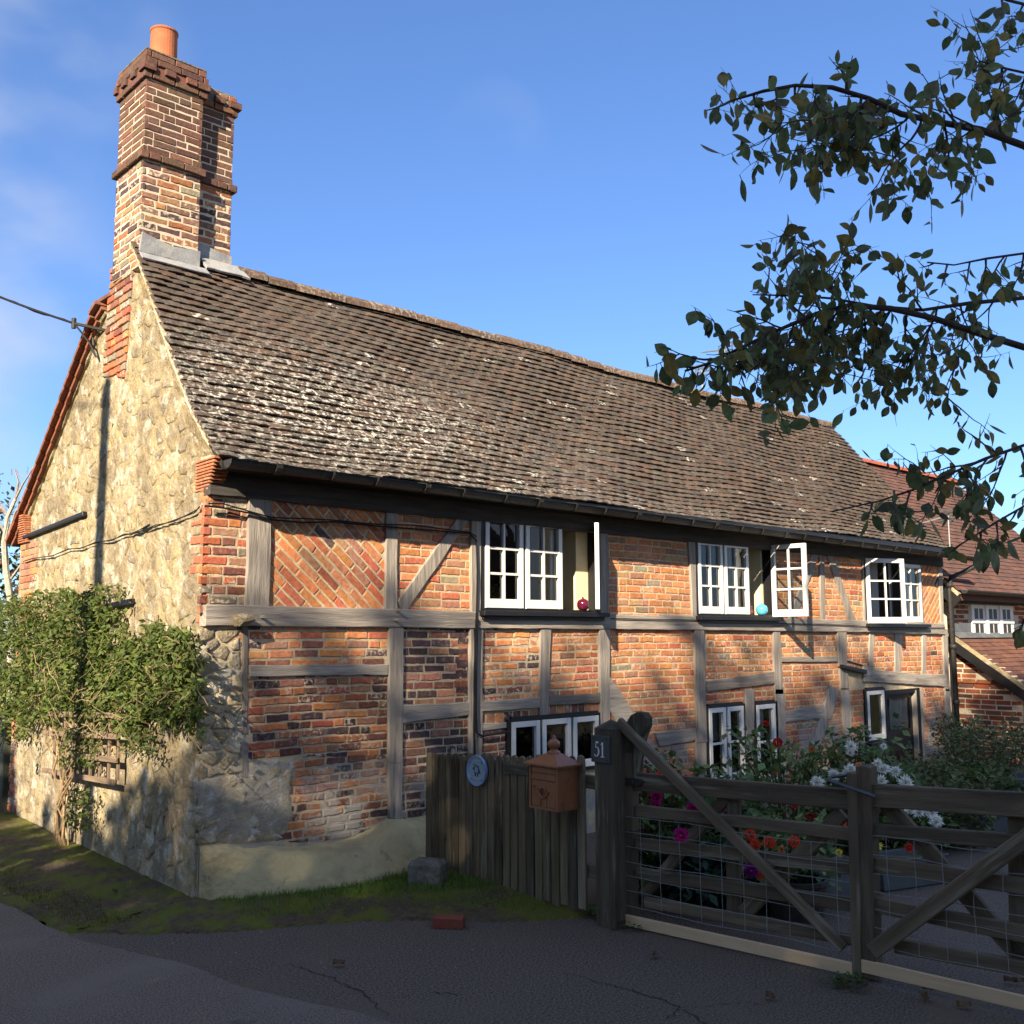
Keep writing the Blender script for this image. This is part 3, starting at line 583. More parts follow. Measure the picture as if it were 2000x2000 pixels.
T(fz('6',(588,1048),(668,1050),(648,1735),(580,1735))); T(fz('6',(1028,1055),(1108,1058),(1108,2300),(1045,2300)),.036); T(fz('6',(1035,290),(1098,300),(1108,995),(1040,995)))
T(fz('6',(130,1622),(582,1590),(582,1672),(125,1702)),.032,TO,0); T(fz('6',(655,1582),(1050,1555),(1050,1632),(650,1652)),.032,TD,0)
T(fz('6',(100,1790),(338,1780),(338,1825),(100,1850)),.02,TO,0)
T([fac(1184,1318),fac(1206,1345),fac(1262,1440),fac(1310,1500),fac(1330,1520),fac(1290,1522),fac(1245,1485),fac(1186,1385)],.028,TL,0)
T(fz('6',(1703,345),(1752,350),(1775,1015),(1735,1012))); T(fz('6',(1748,1035),(1818,1040),(1842,1932),(1765,1932)),.036)
T([fac(1355,1440),fac(1376,1440),fac(1378,1560),fac(1357,1560)],.03)
T([fac(1275,1432),fac(1356,1422),fac(1356,1446),fac(1285,1458)],.03,TO,0)
T(fz('7',(998,1345),(1062,1350),(1095,1960),(1015,1960))); T([fac(1510,1345),fac(1529,1345),fac(1534,1560),fac(1517,1560)],.03)
T(fz('7',(365,1842),(1008,1745),(1008,1862),(375,1940)),.032,TD,0); T(fz('7',(1075,1608),(1612,1603),(1612,1656),(1080,1656)),.028,TO,0)
T(fz('7',(1600,1370),(1688,1372),(1692,1700),(1615,1700)),.036,TO); T([fac(1635,1298),fac(1652,1298),fac(1655,1345),fac(1640,1345)],.03,TL)
T(fz('7',(1395,560),(1462,570),(1192,1300),(1130,1300)),.024,TO,1); T(fz('7',(1435,570),(1480,575),(1495,1305),(1450,1305)),.028); T(fz('7',(1478,560),(1540,570),(1795,1310),(1735,1310)),.024,TO,1)
T(fz('7',(1838,600),(1876,605),(1892,1285),(1858,1285)))
T(fz('8',(465,1380),(512,1380),(502,1700),(458,1700)),.02,TL); T(fz('8',(703,1382),(768,1382),(762,1770),(703,1770)),.02,TL); T(fz('8',(963,1385),(1002,1385),(998,1800),(958,1800)),.02,TL)
T(fz('8',(225,1640),(400,1690),(405,1845),(600,1850),(1185,1890),(1185,1772),(950,1770),(560,1735),(450,1700),(260,1630)),.034,TL,0)
T(fz('8',(1148,1340),(1195,1350),(1215,1932),(1172,1932)),.03,TL); T([fac(1843,1345),fac(1852,1345),fac(1862,1560),fac(1850,1560)],.03,TL)
T(fz('8',(1112,690),(1150,690),(1168,1345),(1140,1345)),.02,TL); T(fz('8',(900,700),(945,710),(978,1345),(932,1340)),.026)
T([fac(1797,1345),fac(1800,1345)][:0] or fz('3',(885,-10),(962,-10),(988,930),(935,930)),.034,TL)
T(fz('3',(970,512),(1215,490),(1218,598),(970,605)),.02,TO,0); T(fz('3',(300,470),(640,480),(620,600),(330,640)),.02,TO,0)
T(fz('3',(188,-10),(272,-10),(305,510),(235,510)),.028,TL); T(fz('3',(85,-60),(185,-10),(95,270),(0,260)),.024,TL); T(fz('2',(1810,600),(1932,250),(2010,260),(1900,620)),.022,TL)
T(fz('2',(1218,-20),(1302,-20),(1292,860),(1222,860)),.034,TL); T(fz('2',(1595,185),(1960,130),(1970,250),(1600,292)),.026,TO,0)
T(fz('2',(235,560),(300,520),(540,800),(470,850)),.02,TL,1)
# pegs
for p in (Z('4',498,985),Z('4',1335,1003),Z('4',1350,945)):
    X,zq=fac(*p); mb=MB(); mb.tube([(X,D-.03,zq),(X-.004,D-.105,zq+.004)],.013,6,(.35,.32,.27)); obj(mb,'peg',M_oak,wall)
mb=MB(); a=[fac(*Z('4',*q)) for q in ((305,975),(400,960),(432,1000),(410,1035),(330,1042))]; mb.prism(densify(a,.05,.006),FF,0,.15,.03,(.42,.34,.22)); obj(mb,'corbel_stone',M_stone,wall)
a=fz('8',(170,1680),(395,1730),(395,1768),(172,1712)); mb=MB(); mb.prism(a,FF,0,.09,.005,(.02,.02,.02)); obj(mb,'drip_board',M_black,wall)
# black plates and straps on the gable
for q in ([Z('d',340,458),Z('d',1105,150),Z('d',1105,180),Z('d',345,480),Z('d',345,432),Z('d',1105,124)],):
    a=[gab(*Z('d',338,432)),gab(*Z('d',1105,124)),gab(*Z('d',1105,172)),gab(*Z('d',340,472))]; mb=MB(); mb.prism(a,GF,0,.05,.004); obj(mb,'iron_plate',M_black,gw)
a=[gab(*Z('d',1320,1300)),gab(*Z('d',1705,1218)),gab(*Z('d',1710,1285)),gab(*Z('d',1325,1352))]; mb=MB(); mb.prism(a,GF,0,.05,.004); obj(mb,'iron_plate',M_black,gw)
# ---- rendered plinth
a=fz('5',(118,1500),(132,1300),(145,1112),(240,1118),(360,1138),(600,1140),(800,1132),(960,1110),(1090,1085),(1160,1040),(1210,1008),(1310,962),(1420,952),(1520,950),(1548,1010),(1562,1100),(1555,1200),(1530,1330),(1505,1560),(900,1570),(500,1570))
top=[fac(*Z('5',*q)) for q in ((130,1112),(240,1120),(360,1138),(600,1140),(800,1132),(960,1110),(1090,1085),(1160,1045),(1210,1010),(1310,964),(1420,954),(1520,952))]
tx=[p[0] for p in top]; tz=[p[1] for p in top]; mb=MB(); vs=[]; gx=np.linspace(tx[0]-.005,tx[-1]+.08,60); nz=16
for i,x_ in enumerate(gx):
    zt_=np.interp(x_,tx,tz)+.008*math.sin(x_*17)+ru(-.004,.004)
    for k in range(nz+1):
        z_=-.03+(zt_+.03)*k/nz; c=.055+.03*(1-k/nz)+.46*math.sin(math.pi*max(0,min(1,(x_-3.52)/2.35)))*max(0,1-z_/.62)**1.35
        c+=.006*math.sin(x_*7+z_*5)+.004*math.sin(x_*19-z_*11)
        if k==nz: c=.0
        elif k==nz-1: c*=.8
        if i in (0,len(gx)-1): c*=.15
        vs.append(FF.P(x_,z_,c))
fs=[(i*(nz+1)+k,(i+1)*(nz+1)+k,(i+1)*(nz+1)+k+1,i*(nz+1)+k+1) for i in range(len(gx)-1) for k in range(nz)]
mb.add(vs,fs); obj(mb,'plinth',M_render,wall,smooth=True)
mb=MB(); a=fz('5',(430,590),(720,600),(760,700),(700,800),(720,960),(600,1115),(370,1130),(140,1110),(110,900),(90,700),(390,700))
vs=[];o=densify(ccw(a),.06,.008);n=len(o);cx=sum(p[0] for p in o)/n;cz=sum(p[1] for p in o)/n
for f,c in ((1,-.01),(.95,.012),(.75,.02),(.5,.024),(.25,.028)):
    for x_,z_ in o: vs.append(FF.P(cx+(x_-cx)*f,cz+(z_-cz)*f,c*.6+ru(-.004,.004)))
vs.append(FF.P(cx,cz,.03)); fs=[]
for r in range(4): fs+=[(r*n+i,r*n+(i+1)%n,(r+1)*n+(i+1)%n,(r+1)*n+i) for i in range(n)]
fs+=[(4*n+i,4*n+(i+1)%n,5*n) for i in range(n)]; mb.add(vs,fs); obj(mb,'render_patch',M_rough,wall,smooth=True)
# ---- windows
def casement(win,F,a0,a1,b0,b1,cols,rows,c0=0,c1=.045,st=.052,bar=.022,bot=.085):
    mb=MB(); mb.box(F,a0,a0+st,b0,b1,c0,c1,ax=1,bev=.004); mb.box(F,a1-st,a1,b0,b1,c0,c1,ax=1,bev=.004); mb.box(F,a0+st,a1-st,b1-st,b1,c0,c1-.002,bev=.004); mb.box(F,a0+st,a1-st,b0,b0+bot,c0,c1-.002,bev=.004)
    A0,A1,B0,B1=a0+st,a1-st,b0+bot,b1-st
    for i in range(1,cols): x=A0+(A1-A0)*i/cols; mb.box(F,x-bar/2,x+bar/2,B0,B1,c0+.006,c1-.008)
    for i in range(1,rows):
        z=B0+(B1-B0)*i/rows
        for k in range(cols):
            u0=A0+(A1-A0)*k/cols+(bar/2 if k else 0); u1=A0+(A1-A0)*(k+1)/cols-(bar/2 if k<cols-1 else 0); mb.box(F,u0,u1,z-bar/2,z+bar/2,c0+.006,c1-.009)
    obj(mb,'casement',M_white,win)
    for i in range(cols):
        for k in range(rows):
            u0=A0+(A1-A0)*i/cols+(bar/2 if i else 0); u1=A0+(A1-A0)*(i+1)/cols-(bar/2 if i<cols-1 else 0); v0=B0+(B1-B0)*k/rows+(bar/2 if k else 0); v1=B0+(B1-B0)*(k+1)/rows-(bar/2 if k<rows-1 else 0)
            m=MB(); cc=(c0+c1)/2-.004; tw=ru(-.001,.001); m.add([F.P(u0,v0,cc+tw),F.P(u1,v0,cc),F.P(u1,v1,cc+ru(-.001,.001)),F.P(u0,v1,cc)],[(0,1,2,3)]); obj(m,'pane',M_glass,win)
def window(h,splits,cr,sill=True,fw=.03,c1=.03,mull=.03,label=None):
    x0,x1,z0,z1=h; mb=MB(); mb.box(FF,x0-.01,x0+fw,z0,z1,-.10,c1,ax=1); mb.box(FF,x1-fw,x1+.01,z0,z1,-.10,c1,ax=1); mb.box(FF,x0+fw,x1-fw,z1-.025,z1+.02,-.10,c1+.002); mb.box(FF,x0+fw,x1-fw,z0-.01,z0+.02,-.10,c1+.002)
    for s in splits: mb.box(FF,s-mull/2,s+mull/2,z0+.02,z1-.025,-.09,c1-.004,ax=1)
    w=obj(mb,'window',M_black,cot,label=label)
    if sill:
        m=MB(); m.prism([(x0-.05,z0-.05),(x1+.06,z0-.05),(x1+.06,z0-.005),(x0-.05,z0-.005)],FF,-.02,.12,.004); m.prism([(x0-.02,z0-.085),(x1+.03,z0-.085),(x1+.03,z0-.051),(x0-.02,z0-.051)],FF,-.02,.07,.003); obj(m,'sill',M_black,w)
    b=[x0+fw]+list(splits)+[x1-fw]
    for i,c in enumerate(cr):
        if c: casement(w,FF,b[i]+(mull/2 if i else 0)+.002,b[i+1]-(mull/2 if i<len(splits) else 0)-.002,z0+.022,z1-.028,c[0],c[1],c0=-.03+c1-.02,c1=c1+.012,bot=.085 if c[1]>1 else .07)
    return w
def curtain(w,x0,x1,z0,z1,y=.16,tint=(.62,.58,.50)):
    mb=MB(); n=26; vs=[]
    for i in range(n+1):
        x=x0+(x1-x0)*i/n; c=-y-.02*math.sin(i*1.9)-.012*math.sin(i*.7); vs+=[FF.P(x,z0,c),FF.P(x+.01,z1,c)]
    mb.add(vs,[(2*i,2*i+2,2*i+3,2*i+1) for i in range(n)],tint); obj(mb,'curtain',M_cloth,w)
def th(h,k): return [h[0]+(h[1]-h[0])*i/k for i in range(1,k)]
w1=window(HU1,th(HU1,3),[(2,3),(2,3),None],label='three light upper window with its right casement wide open')
lw=(HU1[1]-HU1[0])/3-.03
a=math.radians(42); hx=HU1[1]-.03; Fo=Fr((hx,D-.03,0),(-math.cos(a),-math.sin(a),0),(0,0,1),(math.sin(a),-math.cos(a),0)); casement(w1,Fo,0,lw,HU1[2]+.022,HU1[3]-.028,2,3,c0=-.02,c1=.022)
curtain(w1,HU1[0]+2*(HU1[1]-HU1[0])/3+.14,HU1[0]+2*(HU1[1]-HU1[0])/3+.36,2.2,3.0,.3)
mb=MB(); mb.box(FF,HU1[1]-.2,HU1[1]-.02,HU1[2],HU1[3],-.55,-.11); mb.box(FF,HU1[1]-.34,HU1[1]-.2,HU1[2],HU1[3],-.62,-.53); obj(mb,'inner_reveal',M_cream,w1)
w2=window(HU2,th(HU2,3),[(2,3),(2,3),None],label='three light upper window with casement open square to wall')
lw=.47; hx=HU2[1]-.03; Fo=Fr((hx,D-.03,0),(.05,-.9987,0),(0,0,1),(-.9987,-.05,0)); casement(w2,Fo,0,lw,HU2[2]+.0,HU2[3]-.005,2,3,c0=-.02,c1=.022)
curtain(w2,HU2[0]+2*(HU2[1]-HU2[0])/3+.05,HU2[0]+2*(HU2[1]-HU2[0])/3+.22,2.2,3.0,.3)
mb=MB(); mb.box(FF,HU2[1]-.34,HU2[1]-.02,HU2[2],HU2[3],-.62,-.5); mb.box(FF,HU2[1]-.06,HU2[1]-.0,HU2[2],HU2[3],-.5,-.11); obj(mb,'inner_reveal',M_cream,w2)
mid=fac(1752,1150)[0]
w3=window(HU3,[HU3[0]+.62,mid+.05],[None,None,(2,3)],label='upper window beside the downpipe with left casement ajar')
a=math.radians(28); Fo=Fr((HU3[0]+.02,D-.03,0),(math.cos(a),-math.sin(a),0),(0,0,1),(-math.sin(a),-math.cos(a),0)); casement(w3,Fo,0,.62,HU3[2]+.0,HU3[3]-.005,2,3,c0=-.02,c1=.022,st=.06)
curtain(w3,mid,HU3[1],2.1,3.0,.12,(.75,.73,.68)); curtain(w3,HU3[0]+.3,mid,2.1,3.0,.25,(.75,.73,.68))
w4=window(HL1,th(HL1,3),[(1,1),(1,1),(1,1)],sill=False,fw=.04,label='low three light window just above the pickets')
w5=window(HL2,th(HL2,2),[(1,2),(1,2)],sill=True,label='tall two light ground floor window with white blinds')
w6=window(HL3,[],[(1,2)],sill=True,fw=.05,label='tall single ground floor window behind the dahlias')
for w,h in ((w5,HL2),(w6,HL3)):
    mb=MB(); mb.box(FF,h[0]+.06,h[1]-.06,h[3]-.42,h[3]-.04,-.14,-.13,tint=(.66,.66,.66)); obj(mb,'blind',M_cloth,w)
w7=window(HD1,[],[(1,1)],sill=True,fw=.04,label='small single window left of the front door')
# front door
x0,x1,z0,z1=HDR; mb=MB(); mb.box(FF,x0-.0,x0+.05,z0,z1,-.1,.03,ax=1); mb.box(FF,x1-.10,x1,z0,z1,-.1,.035,ax=1); mb.box(FF,x0+.05,x1-.10,z1-.06,z1,-.1,.03); dfr=obj(mb,'door_frame',M_black,cot)
mb=MB(); gz0=fac(1745,1428)[1]; mb.box(FF,x0+.05,x1-.10,z0,gz0,-.07,-.03); mb.box(FF,x0+.05,x0+.13,gz0,z1-.06,-.07,-.03); mb.box(FF,x1-.19,x1-.10,gz0,z1-.06,-.07,-.03); mb.box(FF,x0+.13,x1-.19,z1-.13,z1-.06,-.07,-.03)
door=obj(mb,'door',M_black,cot)
n=6
for i in range(n):
    u=x0+.13+(x1-x0-.32)*i/n; m=MB(); m.box(FF,u+.004,u+(x1-x0-.32)/n-.004,z0+.15,gz0-.28,-.031,-.018,tint=(.03,.02,.016),ax=1,bev=.003); obj(m,'door_board',M_darkwood,door)
m=MB(); m.add([FF.P(x0+.13,gz0,-.05),FF.P(x1-.19,gz0,-.05),FF.P(x1-.19,z1-.13,-.05),FF.P(x0+.13,z1-.13,-.05)],[(0,1,2,3)]); obj(m,'pane',M_glass,door)
m=MB(); m.tube([FF.P(x0+.09,gz0-.12,-.03),FF.P(x0+.09,gz0-.12,.02)],.02,8); obj(m,'door_knob',M_iron,door)
curtain(door,x0+.35,x1-.2,gz0,z1-.13,.1,(.7,.68,.62))
# rooms behind the windows
mb=MB(); 
def room(x0,x1,y0,y1,z0,z1,mb):
    v=[(x0,y0,z0),(x1,y0,z0),(x1,y1,z0),(x0,y1,z0),(x0,y0,z1),(x1,y0,z1),(x1,y1,z1),(x0,y1,z1)]; mb.add(v,[(0,1,2,3),(4,5,6,7),(2,3,7,6),(0,3,7,4),(1,2,6,5)])
room(3.8,8.6,7.35,9.4,2.0,3.15,mb); room(8.7,15.7,7.35,9.4,2.0,3.12,mb); room(3.8,15.7,7.35,10.4,.02,1.95,mb); obj(mb,'rooms',M_dark,cot)
# outer shell right end / back
mb=MB(); mb.box(WF,XR-.2,XR-.01,7.35,12,0,3.0); mb.box(WF,3.9,XR,11.85,12.03,0,3.0); obj(mb,'rear_walls',M_mortar,cot)
# gutter
def half(mb,x0,x1,z0,z1,y,r,n=8):
    vs=[];fs=[]
    for i,(x,z) in enumerate(((x0,z0),(x1,z1))):
        for rr in (r,r-.008):
            for k in range(n+1):
                t=math.pi+math.pi*k/n; vs.append((x,y+rr*math.cos(t),z+rr*math.sin(t)))
    m=n+1
    for k in range(n): fs+=[(k,k+1,2*m+k+1,2*m+k),(m+k,m+k+1,3*m+k+1,3*m+k),(k,k+1,m+k+1,m+k)]
    fs+=[(0,m,3*m,2*m),(n,m+n,3*m+n,2*m+n)]
    mb.add(vs,fs)
mb=MB(); GX0=KX-.02; GX1=16.35; half(mb,GX0,GX1,3.215,3.13,6.80,.062); vs=[(GX0-.002,6.80+.062*math.cos(math.pi+math.pi*k/10),3.215+.062*math.sin(math.pi+math.pi*k/10)) for k in range(11)]; mb.add(vs,[tuple(range(11))]); gut=obj(mb,'gutter',M_iron,cot,smooth=True)
x=KX+.35; i=0
while x<GX1-.1:
    z=3.215+(3.13-3.215)*(x-GX0)/(GX1-GX0); m=MB(); w=.014 if i%3 else .05; half(m,x,x+w,z,z,6.80,.069); m.tube([(x+.007,6.74,z+.005),(x+.007,6.9,z+.03)],.006,4); obj(m,'gutter_bracket',M_iron,gut); x+=.42 if i%2 else .5; i+=1
mb=MB(); mb.box(FF,KX,XR,3.14,3.22,.0,.06); mb.box(FF,KX+.02,XR,3.165,3.24,.06,.27); obj(mb,'soffit_board',M_black,cot)
# downpipe with swan neck
mb=MB(); q=fac(1851,1137); px=16.12; pts=[(16.32,6.80,3.08),(16.34,6.82,3.0),(16.2,6.95,2.9),(15.98,7.05,2.82),(15.95,7.06,2.7),(15.95,7.06,0.0)]; mb.tube(pts,.038,10); 
for z in (2.7,1.75,.9): mb.tube([(15.95,7.06,z-.04),(15.95,7.06,z+.03)],.05,10)
obj(mb,'downpipe',M_iron,cot,smooth=True)
# cables on the walls
def cable(pts,r,parent,name='cable',m=M_black): mb=MB(); mb.tube(pts,r,5); return obj(mb,name,m,parent)
cl=[FF.P(*fac(*Z('4',*p)),.055) for p in ((160,290),(250,300),(430,335),(560,375),(750,392),(950,388),(1170,410),(1450,432),(1700,452),(1800,460),(1845,500),(1850,700),(1845,950),(1838,1100),(1835,1500),(1835,1950))]
cable(cl,.008,wall); cable([p+Vector((0,-.004,.02+.012*math.sin(i*2))) for i,p in enumerate(cl[:11])],.006,wall)
cl=[GF.P(*gab(*Z('d',*p)),.03) for p in ((330,752),(450,715),(700,680),(900,600),(1050,585),(1250,520),(1450,480),(1600,425),(1800,380),(1932,300))]+[GF.P(*gab(*Z('b',*p)),.03) for p in ((720,120),(860,80),(960,45),(1070,5))]+[GF.P(*gab(397,990),.03)]
cable(cl,.0055,gw); cable([p+Vector((-.004,0,.012*math.sin(i*3))) for i,p in enumerate(cl)],.0045,gw)
cable([FF.P(*fac(*Z('6',*p)),.06) for p in ((95,1000),(85,1300),(82,1700),(90,1860),(130,1880),(330,1850))],.011,wall)
cable([FF.P(*fac(*p),.058) for p in ((1085+100,1208),(1270,1210),(1345,1211),(1440,1216),(1530,1218),(1640,1221),(1750,1227),(1840,1226))],.005,wall)
# overhead bracket on the gable
bk=GF.P(*gab(190,640),.22); mb=MB(); mb.tube([GF.P(*gab(205,645),0),bk],.015,6); mb.tube([bk-Vector((0,0,.05)),bk+Vector((0,0,.05))],.022,8); obj(mb,'cable_bracket',M_iron,gw)
cable([bk,GF.P(*gab(195,672),.1),GF.P(*gab(199,700),.05),GF.P(*gab(193,690),.05),GF.P(*gab(190,640),.05)],.010,gw)
pieces(bp,'brick',M_brick,None,300)
# number cut in the lower gable stonework: the small black 8
def ringpts(c,F,ra,rb,n,z=0): return [F.P(c[0]+ra*math.cos(2*math.pi*i/n),c[1]+rb*math.sin(2*math.pi*i/n),.03) for i in range(n+1)]
c=gab(*Z('e',383,722)); mb=MB(); mb.tube(ringpts((c[0],c[1]+.02),GF,.022,.022,10),.006,4); mb.tube(ringpts((c[0],c[1]-.035),GF,.027,.03,10),.006,4); obj(mb,'painted_eight',M_black,gw)
# ------------------------------------------------------------------ wing of the house beyond
nh=thing('neighbouring_house',(16.3,7.2,0),'newer brick wing with brown tiled roof and white window to the right','house')
EX=16.3
mb=MB(); mb.box(WF,EX,22.3,7.25,12.1,0,2.62); mb.box(WF,EX,EX+.2,6.2,7.25,0,1.12); mb.add([(EX,6.2,1.2),(EX,7.25,1.2),(EX,7.25,1.95),(EX+.2,6.2,1.2),(EX+.2,7.25,1.2),(EX+.2,7.25,1.95)],[(0,1,2),(3,4,5),(0,2,5,3)])
nw=obj(mb,'wall',M_nmortar,nh); nb=[]
EF=Fr((EX,7.25,0),(0,-1,0),(0,0,1),(-1,0,0))
lay([(0,0),(1.02,0),(1.02,1.22),(0,1.95)],EF,'new',nw,nb,h=.078,L=.235,j=.014,out=.003,white=0,jit=.001,head=0,org=(0,0))
NF=Fr((0,7.25,0),(1,0,0),(0,0,1),(0,-1,0))
wx0,wx1=[pl(p,1215,(0,7.25,0),(0,1,0)).x for p in (1893,1974)]; wz0=pl(1930,1248,(0,7.25,0),(0,1,0)).z; wz1=pl(1893,1181,(0,7.25,0),(0,1,0)).z
lay([(EX,1.9),(wx0-.02,1.9),(wx0-.02,2.62),(EX,2.62)],NF,'new',nw,nb,h=.078,L=.235,j=.014,out=.003,white=0,jit=.001,head=0,org=(EX,0))
lay([(wx1+.02,1.9),(22.2,1.9),(22.2,2.62),(wx1+.02,2.62)],NF,'new',nw,nb,h=.078,L=.235,j=.014,out=.003,white=0,jit=.001,head=0,org=(EX,0))
pieces(nb,'brick',M_nbrick,None,180)
mb=MB(); mb.box(NF,wx0,wx1,wz0,wz1,-.0,.05); mb.box(NF,wx0-.03,wx1+.05,wz0-.05,wz0,0,.12); ww=obj(mb,'window',M_white,nh)
n=3; lw=(wx1-wx0)/3
for i in range(3):
    for (v0,v1) in ((wz0+.06,(wz0+wz1)/2-.03),((wz0+wz1)/2+.03,wz1-.06)):
        for k in range(2):
            u=wx0+lw*i+.11+k*(lw-.20)/2; m=MB(); m.box(NF,u,u+(lw-.20)/2-.045,v0+.02,v1-.0,.045,.053,tint=(.035,.03,.028)); obj(m,'pane',M_paint,ww)
    if i: m=MB(); m.box(NF,wx0+lw*i-.05,wx0+lw*i+.05,wz0,wz1,.05,.075); obj(m,'mullion',M_white,ww)
m=MB(); m.box(NF,wx0,wx1,(wz0+wz1)/2-.02,(wz0+wz1)/2+.02,.05,.065); obj(m,'transom',M_white,ww)
def slope_tiles(x0,x1,p0,p1,g,w,parent,cols,lift=.022,xl=None):
    L=math.dist(p0,p1); d=Vector((0,p1[0]-p0[0],p1[1]-p0[1])).normalized(); n=Vector((0,-d.z,d.y)); mbs=MB(); big=[]
    for r in range(int(L/g)):
        x=x0-(w/2 if r%2 else 0)
        while x<x1:
            a=max(x,x0); b=min(x+w-.005,x1); x+=w
            if b-a<.03: continue
            bb=r*g+ru(-.003,.003); o=Vector((0,p0[0],p0[1]))+d*bb; e=Vector((0,p0[0],p0[1]))+d*min(L,bb+g+.03); l=lift+ru(-.004,.004); k=ru(.8,1.2); c=random.choice(cols)
            V=[Vector((a,0,0))+o+n*l,Vector((b,0,0))+o+n*l,Vector((b,0,0))+e+n*.008,Vector((a,0,0))+e+n*.008]; V+=[v-n*.013 for v in V[:2]]
            m=MB(); m.add(V,[(0,1,2,3),(4,5,1,0),(0,3,4),(1,5,2)],(c[0]*k,c[1]*k,c[2]*k,0)); big.append((m,parent))
    return big
NT=[(.125,.066,.048),(.11,.062,.050),(.145,.068,.048),(.115,.058,.045)]
mb=MB(); prof_slab(mb,[(6.95,2.58),(9.66,5.22),(12.3,2.6)],lambda y:EX-.35,22.3,.12); mb.box(WF,EX-.2,22.25,7.0,12.2,2.5,2.63); nr=obj(mb,'roof',M_ntile,nh)
mbt=slope_tiles(EX-.36,22.32,(6.93,2.60),(9.66,5.24),.115,.17,nr,NT)
RT=[(.145,.066,.045),(.165,.075,.048),(.13,.062,.045)]
lr=MB(); prof_slab(lr,[(6.05,1.05),(7.25,1.92)],lambda y:EX-.10,22,.10); lro=obj(lr,'lean_to_roof',M_ntile,nh)
mbt+=slope_tiles(EX-.12,22,(6.02,1.05),(7.2,1.905),.105,.17,lro,RT)
pieces(mbt,'roof_tile',M_ntile,None,200)
m=MB(); m.box(NF,EX+.01,wx0,1.98,2.12,.0,.03); m.box(NF,wx1+.05,22,1.98,2.12,0,.03); m.prism([(EX,0),(22,0),(22,.2),(EX,.2)],Fr((0,7.10,1.87),(1,0,0),(0,.80,.6),(0,-.6,.8)),.0,.012); obj(m,'lead_flashing',M_lead2,nh)
# barge boards
bF=Fr((EX-.13,6.02,1.05),(0,.809,.587),(0,-.587,.809),(-1,0,0)); m=MB(); m.prism([(-.05,-.16),(1.5,-.16),(1.5,-.02),(-.05,-.02)],bF,-.03,.0,.002,(.02,.02,.02)); obj(m,'barge_board',M_black,nh)
m=MB(); m.prism(densify([(-.05,-.02),(1.5,-.02),(1.5,.03),(-.05,.03)],.1,.004),bF,-.06,.01,.003); obj(m,'verge_mortar',M_gmortar,nh)
bF=Fr((EX-.36,6.93,2.58),(0,.716,.698),(0,-.698,.716),(-1,0,0)); m=MB(); m.prism([(-.1,-.22),(3.7,-.22),(3.7,-.05),(-.1,-.05)],bF,-.03,0,.002); obj(m,'barge_board',M_black,nh)
m=MB(); m.prism([(-.03,-.05),(3.7,-.05),(3.7,.0),(-.03,.0)],bF,-.06,.01,.003); obj(m,'verge_mortar',M_gmortar,nh)
m=MB(); half(m,EX-.3,22.3,2.62,2.60,6.86,.06); m.box(NF,EX-.2,22.3,2.44,2.56,.0,.04); obj(m,'gutter',M_iron,nh)
x=EX-.3
while x<22.3:
    m=MB(); vs=[]
    for i,xx in enumerate((x,x+.43)):
        for k in range(7): t=math.pi*k/6; vs.append((xx,9.66-.13*math.cos(t),5.22+.1*math.sin(t)))
    m.add(vs,[(k,k+1,8+k,7+k) for k in range(6)]+[tuple(range(6,-1,-1)),tuple(range(7,14))],(.36,.10,.055,0)); obj(m,'ridge_tile',M_ntile,nr); x+=.45
m=MB(); c=pl(1978,1450,(EX,0,0),(1,0,0)); m.box(WF,EX-.02,EX+.14,6.04,6.20,0,1.12,tint=TL,ax=0); m.box(WF,EX-.04,EX+.1,5.1,6.2,1.0,1.12,tint=TD); m.tube([(EX+.05,6.08,.75),(EX+.05,5.7,1.02)],.05,4,TD); obj(m,'porch_post',M_oak,nh)
# ------------------------------------------------------------------ picket fence and post 51
fc=thing('picket_fence',tuple(FO),'dark weathered picket fence with rounded tops between the cottage and the gatepost','fence')
WD=(.125,.104,.066); n=21; tot=fen(834,1600)[0]
for i in range(n):
    a0=.13+(tot-.13)*i/n; w=(tot-.13)/n-.016+ru(-.003,.003); zt=fen(1145,1477)[1]+(fen(840,1469)[1]-fen(1145,1477)[1])*i/(n-1)+ru(-.012,.012); zb=.055+ru(-.02,.02)+(.06 if i>17 else 0)
    hw=w/2; c=a0+hw+.006; o=[(c-hw,zb),(c+hw,zb),(c+hw*1.0,zt-.045),(c+hw*.7,zt-.012),(c,zt),(c-hw*.7,zt-.012),(c-hw*1.0,zt-.045)]
    if 9<=i<=10: o=[(x_,z_) for x_,z_ in o]
    k=ru(.6,1.6); tl=ru(-.01,.01); o=[(x_+tl*(z_-.5),z_) for x_,z_ in o]
    m=MB(); m.prism(o,FNF,ru(-.004,.004),.02,.003,(WD[0]*k,WD[1]*k,WD[2]*k*ru(.9,1.1)),1); obj(m,'picket',M_darkwood,fc)
for z in (.32,.92):
    m=MB(); m.box(FNF,.0,tot,z-.045,z+.045,-.05,-.008,tint=WD,bev=.004); obj(m,'rail',M_darkwood,fc)
m=MB(); a=[fen(*Z('1',735,540)),fen(*Z('1',915,560)),fen(*Z('1',915,630)),fen(*Z('1',740,625))]; m.prism(densify(ccw(a),.04,.003),FNF,.018,.03,.003,(.09,.085,.065)); obj(m,'sign_board',M_darkwood,fc,label='small weathered carved board across the picket tops')
gp=thing('gate_post',(5.36,4.78,0),'stout square dark gatepost with pointed cap carrying the number 51','gate post')
pz=1.30; pw=.165; px0=5.30; py0=4.69; m=MB(); m.box(WF,px0,px0+pw,py0,py0+pw,-.05,pz,tint=(.085,.070,.048),ax=0,bev=.0)
